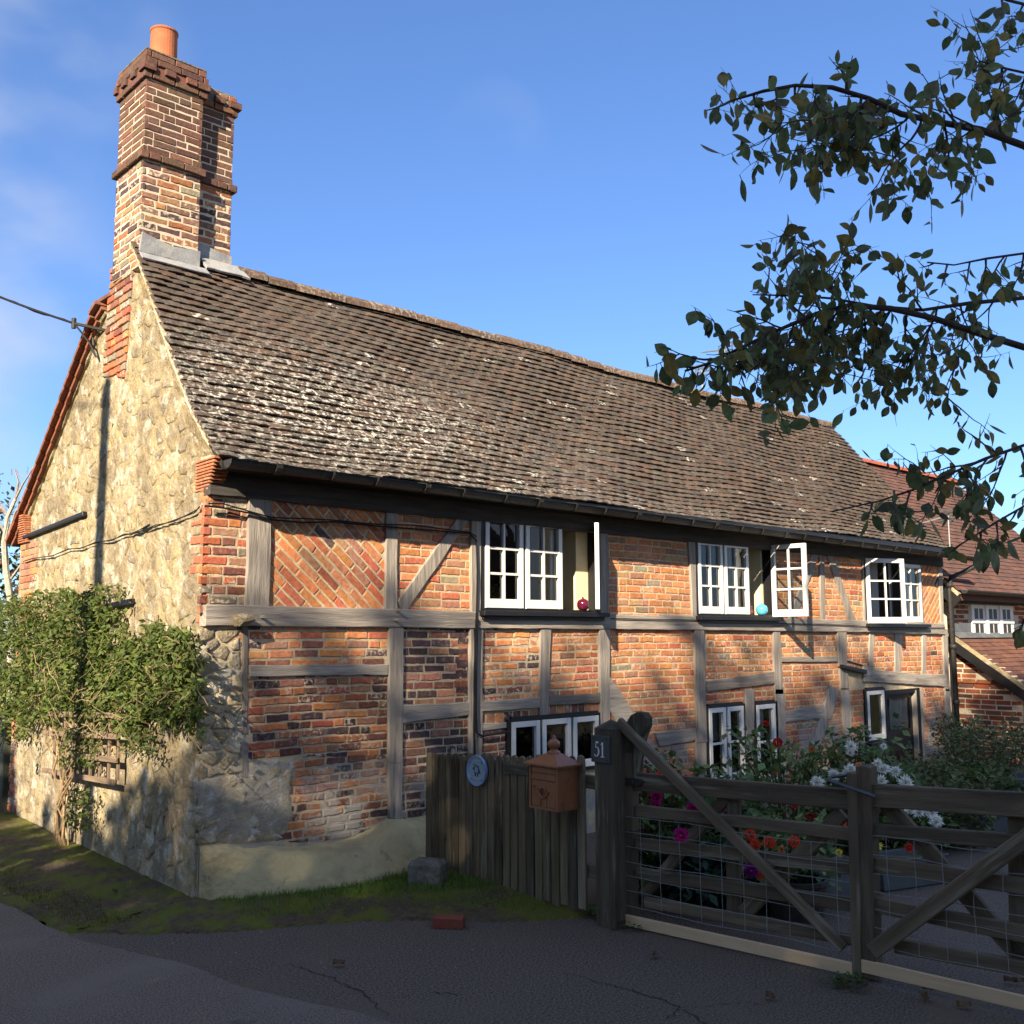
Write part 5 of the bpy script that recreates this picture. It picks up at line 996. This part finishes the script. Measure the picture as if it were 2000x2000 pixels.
def shrub(base,label,r,h,n,cols,sz=.06,cat='shrub',nm='garden_shrub'):
    t=thing(nm,base,label,cat); m=MB(); cloud(m,(base[0],base[1],h*.5),(r,r,h*.52),n,sz,cols)
    for i in range(9): cloud(m,(base[0]+ru(-r,r)*.8,base[1]+ru(-r,r)*.8,h*ru(.7,1.05)),(.12,.12,.18),50,sz,cols)
    obj(m,'foliage',M_leaf2,t,kind='stuff'); m=MB()
    for i in range(6): m.tube([(base[0]+ru(-.05,.05),base[1]+ru(-.05,.05),0),(base[0]+ru(-r,r)*.6,base[1]+ru(-r,r)*.6,h*.8)],[.012,.005],4,(.12,.09,.05))
    obj(m,'stem',M_bark,t,kind='stuff')
SG=[(.10,.15,.065),(.12,.17,.07),(.08,.12,.06),(.16,.17,.06)]
shrub(gb(1915,12.5),'dense dark green shrub against the brick end wall',.5,.78,1200,SG,.05)
shrub(gb(1985,12.0),'bushy green shrub beside the porch post at the right edge',.55,.85,1500,SG,.06)
shrub(gb(1880,13.6),'upright rosemary like shrub by the foot of the downpipe',.26,.8,400,SG,.05)
shrub(gb(1830,11.0),'low mixed green plants under the downpipe',.4,.6,900,SG+[(.12,.13,.03)],.06)
shrub(gb(1860,9.4),'pale grassy clump in the metal trough',.4,.50,1100,[(.09,.11,.04),(.12,.13,.05)],.07)
shrub(gb(1950,10.2),'leafy green crop growing behind the right gate',.5,.55,1100,[(.06,.10,.025),(.09,.13,.04)],.08)
shrub(gb(1262,7.6),'reddish fuchsia bush behind the hanging post',.33,.95,1100,PG+[(.25,.03,.03),(.16,.05,.02)],.05)
shrub(gb(1350,7.4),'low blue green leafy plant at the foot of the left gate',.3,.42,500,[(.035,.075,.055),(.05,.09,.06)],.10)
shrub(gb(1440,7.4),'bright green low foliage near the dark tub',.28,.35,500,[(.06,.12,.02)],.05)
# planters
def trough(c,L,w,h,label,ang=0,m_=M_metal,tint=(.3,.3,.3)):
    F=Fr((c[0],c[1],0),(math.cos(ang),math.sin(ang),0),(-math.sin(ang),math.cos(ang),0),(0,0,1)); m=MB(); o=[(-L/2,-w/2),(L/2,-w/2),(L/2,w/2),(-L/2,w/2)]
    b=[F.P(x_*.9,y_*.9,.01) for x_,y_ in o]; t=[F.P(x_,y_,h) for x_,y_ in o]; ti=[F.P(x_*.94,y_*.9,h) for x_,y_ in o]; tb=[F.P(x_*.9,y_*.85,h*.8) for x_,y_ in o]
    m.add(b+t+ti+tb,[(3,2,1,0)]+[(i,(i+1)%4,4+(i+1)%4,4+i) for i in range(4)]+[(4+i,4+(i+1)%4,8+(i+1)%4,8+i) for i in range(4)]+[(8+i,8+(i+1)%4,12+(i+1)%4,12+i) for i in range(4)],tint)
    t=thing('planter',(c[0],c[1],0),label,'planter'); obj(m,'trough_body',m_,t); m=MB(); m.add(tb,[(0,1,2,3)]); obj(m,'soil',M_soil,t); m=MB(); m.tube(t_:=[F.P(*p,h) for p in o+[o[0]]],.010,6,tint); obj(m,'rim',m_,t)
trough(gb(1625,7.6),.6,.28,.24,'galvanised trough under the orange dahlias left of the meeting stiles',-.2)
trough(gb(1760,8.0),.7,.3,.22,'long grey metal trough behind the left part of the right gate',-.3)
trough(gb(1890,9.6),.9,.4,.25,'large dark water trough behind the right gate',-.4,M_metal,(.1,.1,.1))
trough(gb(1975,10.6),.9,.4,.45,'tall zinc planter at the right edge behind the gate',-.3)
c=gb(1555,7.0); t=thing('plant_tub',c,'dark round tub standing on the drive behind the left gate','tub'); m=MB(); m.lathe(c,[(.17,0),(.2,.25),(.215,.26),(.215,.29),(.19,.29),(.18,.22),(0,.22)],18,(.03,.025,.022)); obj(m,'tub_body',M_paint,t)
# terracotta bird box with slate panel
c=at(1845,1598,9.6); t=thing('terracotta_box',(c.x,c.y,c.z-.1),'orange terracotta box with small blue grey panel among the white dahlias','ornament'); F=Fr(c,(.8,-.6,0),(0,0,1),(-.6,-.8,0)); m=MB(); m.box(F,-.075,.075,-.11,.09,-.12,0,bev=.004); m.box(F,-.085,.085,.09,.11,-.13,.01); m.box(F,-.085,.085,-.13,-.11,-.13,.01); m.box(F,-.06,.06,-.13-c.z+.14,-.13,-.1,-.02); obj(m,'box_body',M_terra,t); m=MB(); m.box(F,-.035,.035,-.05,.045,0,.006,tint=(.12,.17,.25)); obj(m,'panel',M_paint,t)
# ------------------------------------------------------------------ grass, weeds, fallen leaves
m=MB()
def tuft(x_,y_,z_,h_,col): 
    a_=ru(0,6.28); l=Vector((math.cos(a_),math.sin(a_),0))*h_*ru(.1,.7); w=Vector((-math.sin(a_),math.cos(a_),0))*ru(.002,.004); p=Vector((x_,y_,z_)); k=ru(.7,1.3)
    m.add([p-w,p+w,p+l+Vector((0,0,h_))],[(0,1,2)],(col[0]*k,col[1]*k,col[2]*k))
cnt=0
while cnt<12000:
    x_,y_=ru(3.62,5.4),ru(4.95,7.1); 
    z_=vz(x_-.22,y_)
    if z_<.02: continue
    tuft(x_,y_,z_,ru(.015,.05),(.16,.27,.04) if rnd()<.75 else (.12,.17,.04)); cnt+=1
for i in range(5000):
    x_,y_=ru(2.7,3.5),ru(7.0,9.5); tuft(x_,y_,.03,ru(.01,.03),(.10,.11,.02))
obj(m,'grass',M_leaf,None,kind='stuff',label='short bright grass at the wall foot and along the fence')
m=MB()
for (px_,py_,n_,s_) in ((1195,1795,60,.05),(1165,1790,50,.05),(1225,1812,40,.045),(600,1745,26,.05),(430,1765,24,.05),(860,1770,24,.06),(245,1760,10,.06),(160,1690,8,.06),(1665,1928,50,.04),(1640,1925,30,.04)):
    c=grd(px_,py_)
    for i in range(n_): a_=ru(0,6.28); p=c+Vector((math.cos(a_),math.sin(a_),0))*ru(0,.11)+Vector((0,0,ru(.005,.05))); k=ru(.6,1.3); m.leaf(p,Vector((math.cos(a_),math.sin(a_),ru(-.1,.6))),Vector((0,0,1)),s_*ru(.6,1.3),s_*.6,(.06*k,.11*k,.025*k))
obj(m,'weeds',M_leaf2,None,kind='stuff',label='small leafy weeds along the verge and gatepost')
m=MB()
for i in range(1700):
    x_,y_=ru(2.6,6.5),ru(1.6,6.6); p=Vector((x_,y_,.008)); s_=ru(.002,.0045)+(.006 if rnd()<.06 else 0); k=ru(.5,1.3); m.add([p+Vector((ru(-s_,s_),ru(-s_,s_),ru(0,.006))) for _ in range(4)],[(0,1,2),(1,2,3),(0,2,3),(0,1,3)],(.28*k,.25*k,.22*k))
for i in range(260):
    x_,y_=ru(2.6,3.6),ru(5.2,11); p=Vector((x_,y_,.03)); s_=ru(.004,.014); k=ru(.5,1.3); m.add([p+Vector((ru(-s_,s_),ru(-s_,s_),ru(0,.01))) for _ in range(4)],[(0,1,2),(1,2,3),(0,2,3),(0,1,3)],(.25*k,.21*k,.16*k))
obj(m,'gravel',M_paint,None,kind='stuff',label='scattered grit on the drive')
LL=[(1278,1866,'dark curled leaf on the drive below the left board'),(1495,1947,'green brown leaf on the asphalt below the left gate'),(1800,1932,'brown curled leaf just below the right board'),(1803,1958,'large dark leaf lying on the drive under the right board'),(1868,1968,'pale withered leaf at lower right on the drive'),(650,1885,'small black leaf on the tarmac in the middle distance'),(1648,1930,'reddish leaf by the weed tuft under the meeting stiles'),(1978,1920,'brown leaf behind the right board'),(1960,1917,'small leaf behind the right board'),(190,1715,'tan leaf lying on the mossy verge')]
for px_,py_,lab in LL:
    c=grd(px_,py_,.01); m=MB(); a_=ru(0,6); d=Vector((math.cos(a_),math.sin(a_),0)); sd=Vector((-d.y,d.x,0)); k=ru(.7,1.2); L_=.075; vs=[]
    for t,w_ in ((0,.002),(.25,.016),(.5,.022),(.78,.014),(1,.001)):
        vs+=[c+d*L_*t+sd*w_+Vector((0,0,.022*(1-w_*20)+.015)),c+d*L_*t+Vector((0,0,.004+.01*t)),c+d*L_*t-sd*w_+Vector((0,0,.016*t+.006))]
    m.add(vs,[f for i in range(4) for f in ((3*i,3*i+1,3*i+4,3*i+3),(3*i+1,3*i+2,3*i+5,3*i+4))],(.13*k,.08*k,.035*k)); obj(m,'fallen_leaf',M_leaf2,None,lab,'leaf','fallen leaves on the drive',loc=tuple(c))
m=MB()
for i in range(46): 
    c=grd(ru(1600,1650),ru(1742,1758),.01); a_=ru(0,6); m.leaf(c+Vector((0,0,ru(0,.02))),Vector((math.cos(a_),math.sin(a_),ru(-.2,.4))),Vector((0,0,1)),.06,.035,(.22,.14,.07))
obj(m,'leaf_litter',M_leaf2,None,kind='stuff',label='dry leaves gathered at the trough foot')
# ------------------------------------------------------------------ window sill ornaments
def vase(F,a,c,z,r,prof,col,label,mt=M_enamel,name='vase'):
    p=F.P(a,z,c); m=MB(); m.lathe(p,[(r*x_,r*y_) for x_,y_ in prof],20,col); return obj(m,name,mt,None,label,'vase' if name=='vase' else name,'ornaments on the upper sills',smooth=True,loc=tuple(p))
PV=[(0,0),(.6,.0),(.85,.25),(1,.7),(1,1.1),(.85,1.5),(.5,1.75),(.2,1.85),(.14,2.0),(.2,2.1),(0,2.15)]
vx=fac(1136,1180)[0]; vase(FF,vx-.0,.02,HU1[2]+.02,.062,PV,(.10,.008,.03),'round dark magenta glass vase on the sill of the first upper window')
vx=fac(1484,1195)[0]; vase(FF,vx,.03,HU2[2]+.02,.072,PV,(.10,.42,.62),'round turquoise glass vase on the sill of the second upper window')
vx=fac(1469,1192)[0]; vase(FF,vx,-.03,HU2[2]+.02,.055,[(0,0),(.7,0),(.8,.8),(.5,1.1),(.5,1.6),(.6,1.9),(.3,2.1),(0,2.1)],(.18,.05,.03),'small brown figurine beside the turquoise vase',M_paint,'figurine')
vx=fac(1428,1187)[0]; vase(FF,vx,-.14,HU2[2]+.02,.03,[(0,0),(1,0),(1,3.2),(.9,3.6),(0,3.6)],(.7,.72,.75),'clear tall bottle inside the second upper window',M_enamel)
vx=fac(1386,1180)[0]; vase(FF,vx,-.14,HU2[2]+.02,.05,PV,(.6,.62,.6),'pale glass jar behind the first casement of the second window',M_enamel)
vx=fac(990,1180)[0]; t=thing('pot_plant',tuple(FF.P(vx,HU1[2]+.02,-.15)),'small yellow green pot plant inside the first upper window','plant'); m=MB(); m.lathe(FF.P(vx,HU1[2]+.02,-.15),[(.04,0),(.05,.07),(.05,.075),(0,.075)],12,(.6,.55,.5)); obj(m,'pot',M_paint,t); m=MB(); cloud(m,FF.P(vx,HU1[2]+.17,-.15),(.08,.06,.09),90,.05,[(.18,.22,.04),(.12,.16,.04)]); obj(m,'foliage',M_leaf,t,kind='stuff')
# ------------------------------------------------------------------ aerials, pole, overhead line
def aerial(base,h,arm,lab,faint=False):
    t=thing('tv_aerial',base,lab,'aerial','television aerials'); b=Vector(base); top=b+Vector((0,0,h)); m=MB(); m.tube([b,top],.012,6); obj(m,'mast',M_wire,t); m=MB(); e=top+Vector(arm); m.tube([top,e],.008,5)
    u=Vector((0,0,1)); sd=Vector(arm).normalized().cross(u)
    for i in range(9): q=top+Vector(arm)*(.12+.1*i); m.tube([q-sd*.09,q+sd*.09],.004,4)
    obj(m,'boom',M_wire,t); m=MB(); n_=Vector(arm).normalized()
    F=Fr(top-n_*.02,sd,u,n_)
    for z_ in (-.09,-.03,.03,.09): m.box(F,-.17,.17,z_-.012,z_+.012,-.004,.004)
    for a_ in (-.17,0,.15): m.box(F,a_,a_+.02,-.10,.10,-.003,.005)
    obj(m,'reflector',M_metal,t)
p=pl(1830,1000,(0,7.6,0),(0,1,0)); q0=pl(1855,1068,(0,7.3,0),(0,1,0)); q1=pl(1859,1008,(0,7.3,0),(0,1,0)); aerial(tuple(q0),q1.z-q0.z,(-.62,.15,-.16),'white television aerial above the right end of the cottage roof')
q0=pl(1372,765,(0,9.3,0),(0,1,0)); q1=pl(1373,718,(0,9.3,0),(0,1,0)); aerial(tuple(q0-Vector((0,0,.15))),q1.z-q0.z+.1,(-.9,.1,-.45),'low television aerial on the ridge behind the leaves')
q0=pl(1418,780,(0,9.6,0),(0,1,0)); q1=pl(1419,690,(0,9.6,0),(0,1,0)); aerial(tuple(q0-Vector((0,0,.2))),q1.z-q0.z+.25,(-.5,.1,-.12),'taller thin aerial mast half hidden by the tree on the ridge')
PB=Vector((KX+.12,9.5,0))-Vector((SUND.x,SUND.y,0)).normalized()*7.2
pole=thing('telegraph_pole',tuple(PB),'tall wooden telegraph pole across the lane outside the frame to the left','pole')
m=MB(); m.tube([PB,PB+Vector((0,0,8.2))],[.15,.10],12,(.16,.12,.08)); obj(m,'shaft',M_bark,pole)
m=MB(); m.tube([PB+Vector((-.1,0,8.0)),PB+Vector((.12,.1,8.0))],.03,6); obj(m,'insulator',M_iron,pole)
ptop=at(-330,395,9.4); m=MB(); pts=[]
for i in range(25):
    t=i/24; q=bk+(ptop-bk)*t; pts.append(q-Vector((0,0,.12*math.sin(math.pi*t))))
m.tube(pts,.011,6); m.tube([p+Vector((0,.01,.012*math.sin(i*1.3))) for i,p in enumerate(pts)],.008,5); obj(m,'overhead_cable',M_black,None,'twisted black service cable running down from upper left to the gable','cable',loc=tuple(bk))
m=MB(); m.tube([ptop,PB+Vector((0,0,8.0))],.011,5); obj(m,'overhead_cable',M_black,None,'black service cable going on to the telegraph pole','cable',loc=tuple(ptop))
# ------------------------------------------------------------------ overhanging tree at the right
tree=thing('overhanging_tree',tuple(Vector((at(2350,1000,4.0).x,at(2350,1000,4.0).y,0))),'dark leafed plum tree whose branches hang into the upper right corner','tree')
K_=1.0352; TB=Vector((at(2350,1000,4.0).x,at(2350,1000,4.0).y,0))
lf=[]; bm_=MB(); tw_=MB()
BK=(.060,.045,.040)
def leafpiece(p,d,L_,w_):
    d=d.normalized(); up=Vector((ru(-1,1),ru(-1,1),ru(-.3,.3))); sd=d.cross(up).normalized(); nn=sd.cross(d); vs=[]; cur=ru(-.25,.35)
    for t,w2 in ((0,.04),(.12,.42),(.3,.85),(.5,1),(.7,.82),(.87,.42),(1,.02)):
        o=p+d*L_*t+nn*L_*cur*(t*t); hw_=w_*.5*w2; fo=.25*hw_
        vs+=[o+sd*hw_+nn*fo,o,o-sd*hw_+nn*fo]
    k=ru(.6,1.35); c=random.choice([(.14,.18,.065),(.12,.165,.065),(.16,.18,.07),(.25,.20,.06),(.15,.17,.09)]); m=MB()
    tl=[]
    br=rnd()<.16
    for i in range(7):
        kk=k; cc=c
        if br and i>=5: cc=(.07,.035,.015)
        tl+=[(cc[0]*kk,cc[1]*kk,cc[2]*kk,0)]*3
    m.add(vs,[f for i in range(6) for f in ((3*i,3*i+1,3*i+4,3*i+3),(3*i+1,3*i+2,3*i+5,3*i+4))],tl); return m
def px3(p): # screen-free world point from branch survey (x, y at 1932 scale, distance)
    return at(p[0]*K_,p[1]*K_,p[2])
def twig(x_,y_,dp,ang,L_,dens=13,r=.0045,lsz=.060,lv=2,down=.6):
    pts=[(x_,y_,dp)]; n=max(3,int(L_/14)); a_=ang; dd=ru(-.5,.5)/n
    for i in range(n): a_+=ru(-.22,.22)+(.035*down*(1 if math.cos(a_)<0 else -1))*-1*(math.cos(a_)) ; pts.append((pts[-1][0]+math.cos(a_)*L_/n,pts[-1][1]+math.sin(a_)*L_/n,pts[-1][2]+dd))
    P=[px3(q) for q in pts]; tw_.tube(P,[r*(1-.75*i/n) for i in range(n+1)],4,BK,cap=False)
    for i in range(1,n+1):
        k=max(1,int(.8*L_/n/dens+rnd()))
        for j_ in range(k):
            if rnd()<.2: continue
            t=rnd(); p=P[i-1].lerp(P[i],t); s_=lsz*ru(.6,1.2)*(1.15 if i==n else 1); d=Vector((ru(-.8,.8),ru(-.8,.8),-1.0)) if rnd()<.72 else Vector((ru(-1,1),ru(-1,1),ru(-.4,.8)))
            st=p+d.normalized()*.012; tw_.tube([p,st],.0012,3,BK,cap=False); lf.append((leafpiece(st,d,s_,s_*ru(.45,.66)),tree))
        if lv>0 and rnd()<(.36 if lv==2 else .22) and i<n: twig(pts[i][0],pts[i][1],pts[i][2],a_+random.choice((-1,1))*ru(.5,1.1),L_*ru(.45,.75),dens,r*.6,lsz*.95,lv-1,down)
def branch(pts,r0,r1,tws):
    P=[px3(q) for q in pts]; n=len(P); bm_.tube(P,[.46*r0+(r1-.46*r0)*i/(n-1)+(.0008 if i%2 else 0) for i in range(n)],8,BK)
    for (t,ang,L_,dens) in tws:
        f=t*(n-1); i=min(n-2,int(f)); u=f-i; q=[pts[i][k]+(pts[i+1][k]-pts[i][k])*u for k in range(3)]; twig(q[0],q[1],q[2],math.radians(ang),L_,dens)
# angles in degrees on the survey sheet: 180 = left, 90 = down
branch([(2270,520,4.0),(2100,390,3.7),(1932,275,3.4),(1850,245,3.35),(1780,232,3.3),(1700,215,3.2),(1640,186,3.15),(1570,165,3.1),(1500,161,3.05),(1440,172,3.0),(1380,190,3.0)],.030,.003,
 [(.32,150,150,16),(.42,200,110,13),(.36,240,120,14),(.52,165,230,15),(.55,200,90,15),(.60,140,190,14),(.48,130,260,14),(.66,275,70,16),(.74,100,40,14),(.8,90,36,12),(.86,80,30,14),(.93,90,26,12),(1,160,50,14),(.62,95,100,14),(.56,120,150,14),(.45,100,180,13),(.4,75,120,14),(.25,250,200,15),(.3,215,160,14)])
branch([(2270,760,4.1),(2100,700,3.9),(1932,655,3.8),(1850,630,3.7),(1760,600,3.6),(1680,582,3.5),(1600,576,3.45),(1540,592,3.4),(1470,622,3.35),(1400,655,3.3),(1340,685,3.3),(1292,700,3.3)],.032,.003,
 [(t,a,L,11) for t,a,L in ((.30,100,150),(.36,115,170),(.42,95,150),(.47,120,180),(.50,80,120),(.54,105,170),(.57,125,160),(.60,90,130),(.63,110,150),(.66,130,150),(.69,100,110),(.72,120,120),(.76,140,120),(.8,100,80),(.84,130,90),(.88,170,110),(.92,120,50),(.96,190,60),(.62,235,110),(.56,245,140),(.66,215,120),(.72,205,110),(.5,150,160),(.45,140,190),(.78,170,140))])
branch([(2270,600,4.2),(2100,570,4.0),(1932,562,3.9),(1830,572,3.8),(1740,585,3.7),(1650,578,3.6),(1570,563,3.5),(1500,558,3.45),(1420,556,3.4)],.022,.002,
 [(.32,110,120,13),(.4,80,120,13),(.46,105,150,12),(.5,240,90,14),(.58,110,120,12),(.66,90,90,13),(.72,230,90,60),(.8,110,60,13),(.86,235,80,70),(.95,90,30,12),(.36,130,160,13)])
branch([(2270,480,4.2),(2080,480,4.0),(1932,478,3.9),(1860,488,3.8),(1800,500,3.7),(1750,495,3.6)],.014,.002,[(.4,100,90,12),(.5,120,90,12),(.6,90,70,12),(.7,110,60,12),(.85,100,40,12),(.95,150,30,12),(.3,80,110,12)])
branch([(2270,860,4.1),(2080,850,3.8),(1932,840,3.6),(1860,865,3.5),(1790,895,3.45),(1720,925,3.4),(1660,945,3.35),(1570,965,3.3)],.015,.002,[(.35,100,120,12),(.42,130,120,11),(.5,90,90,12),(.58,110,90,12),(.66,200,60,13),(.72,95,60,12),(.8,85,50,12),(.88,100,30,13),(.38,215,110,12),(.46,160,130,12),(.3,75,110,12)])
branch([(2270,960,3.9),(2080,950,3.7),(1932,955,3.5),(1880,985,3.4),(1840,1010,3.35),(1800,1035,3.3)],.010,.002,[(.45,110,50,15),(.6,90,35,15),(.75,80,35,16),(.95,130,25,13),(.35,80,70,15)])
branch([(2270,300,3.9),(2100,220,3.7),(1990,150,3.5),(1900,130,3.4),(1850,115,3.35)],.014,.002,[(.4,110,120,13),(.55,140,120,12),(.65,100,110,12),(.75,120,90,12),(.9,160,40,13),(.8,80,90,12)])
branch([(2270,150,3.8),(2100,60,3.6),(1960,15,3.4),(1900,0,3.3),(1850,-20,3.3)],.014,.003,[(.5,100,60,20),(.62,110,40,16),(.8,95,30,22)])
branch([(2000,1180,3.4),(1960,1165,3.4),(1925,1170,3.4)],.004,.001,[(.5,130,40,12),(.9,100,30,12)])
m=MB(); m.tube([TB,TB+Vector((0.03,.02,1.6)),px3((2270,620,4.1)),TB+Vector((.1,0,3.4)),TB+Vector((.3,-.1,5.0))],[.14,.12,.09,.06,.02],10,BK)
for q in ((2270,520,4.0),(2270,760,4.1),(2270,860,4.1),(2270,300,3.9),(2270,150,3.8),(2270,960,3.9)): m.tube([TB+Vector((.03,.02,1.5)),px3(q)],[.05,.03],8,BK)
obj(m,'trunk',M_bark,tree); obj(bm_,'branch',M_bark,tree); obj(tw_,'twigs',M_bark,tree,kind='stuff')
pieces(lf,'leaf',M_leaf,None,300)
print('leaves',len(lf),'bricks',len(bp),'tiles',len(tps),'stones',len(sp))
# ------------------------------------------------------------------ across the lane: trees and a house behind the viewer
def row_tree(x_,y_,h_,lab,r=2.7,n=3600):
    t=thing('lane_tree',(x_,y_,0),lab,'tree','trees across the lane'); m=MB()
    for i in range(n):
        z_=1.2+(h_-1.2)*rnd()**.8; f=(z_-1.2)/(h_-1.2); rr=r*(1-.45*f**2.5)*math.sqrt(rnd()); a_=ru(0,6.28); p=Vector((x_+rr*math.cos(a_),y_+rr*.8*math.sin(a_),z_)); s_=ru(.28,.5)*(1 if f<.85 else .7); k=ru(.6,1.3); m.leaf(p,Vector((ru(-1,1),ru(-1,1),ru(-1,1))),Vector((ru(-1,1),ru(-1,1),ru(-1,1))),s_,s_*.75,(.12*k,.15*k,.06*k))
    obj(m,'crown',M_leaf2,t,kind='stuff'); m=MB(); m.tube([(x_,y_,0),(x_,y_,h_*.7)],[.25,.08],8,(.1,.08,.06)); obj(m,'trunk',M_bark,t)
hs_=[13.6,13.6,13.8,14.2,14.9,15.3,14.7,14.8,14.6,14.3,14.0]
for i in range(11): row_tree(-30+i*2.75,-5.0+ru(-.5,.3),hs_[i],'tree number %s of the row behind the viewer across the lane'%(('first','second','third','fourth','fifth','sixth','seventh','eighth','ninth','tenth','eleventh')[i]) if False else ('%s tree from the left in the row behind the viewer'%(('first','second','third','fourth','fifth','sixth','seventh','eighth','ninth','tenth','eleventh')[i])))
for i in range(5): row_tree(-7.2+ru(-.3,.3),.6+i*2.1,(6.5,7.0,6.7,7.1,6.8)[i],'%s small tree of the short row across the lane to the left'%(('first','second','third','fourth','fifth')[i]),1.6,1700)
oh=thing('house_opposite',(15,-14,0),'brown roofed brick house behind the viewer seen only in window reflections','house')
m=MB(); m.box(WF,6,26,-20,-13,0,4.2,tint=(.3,.15,.1)); obj(m,'wall',M_nbrick,oh); m=MB(); prof_slab(m,[(-12.6,4.1),(-16.5,8.0),(-20.4,4.1)],lambda y:5.7,26.3,.15); m.t=[(.12,.08,.06,0)]*len(m.v); obj(m,'roof',M_ntile,oh)
bpy.context.scene.render.engine='CYCLES'
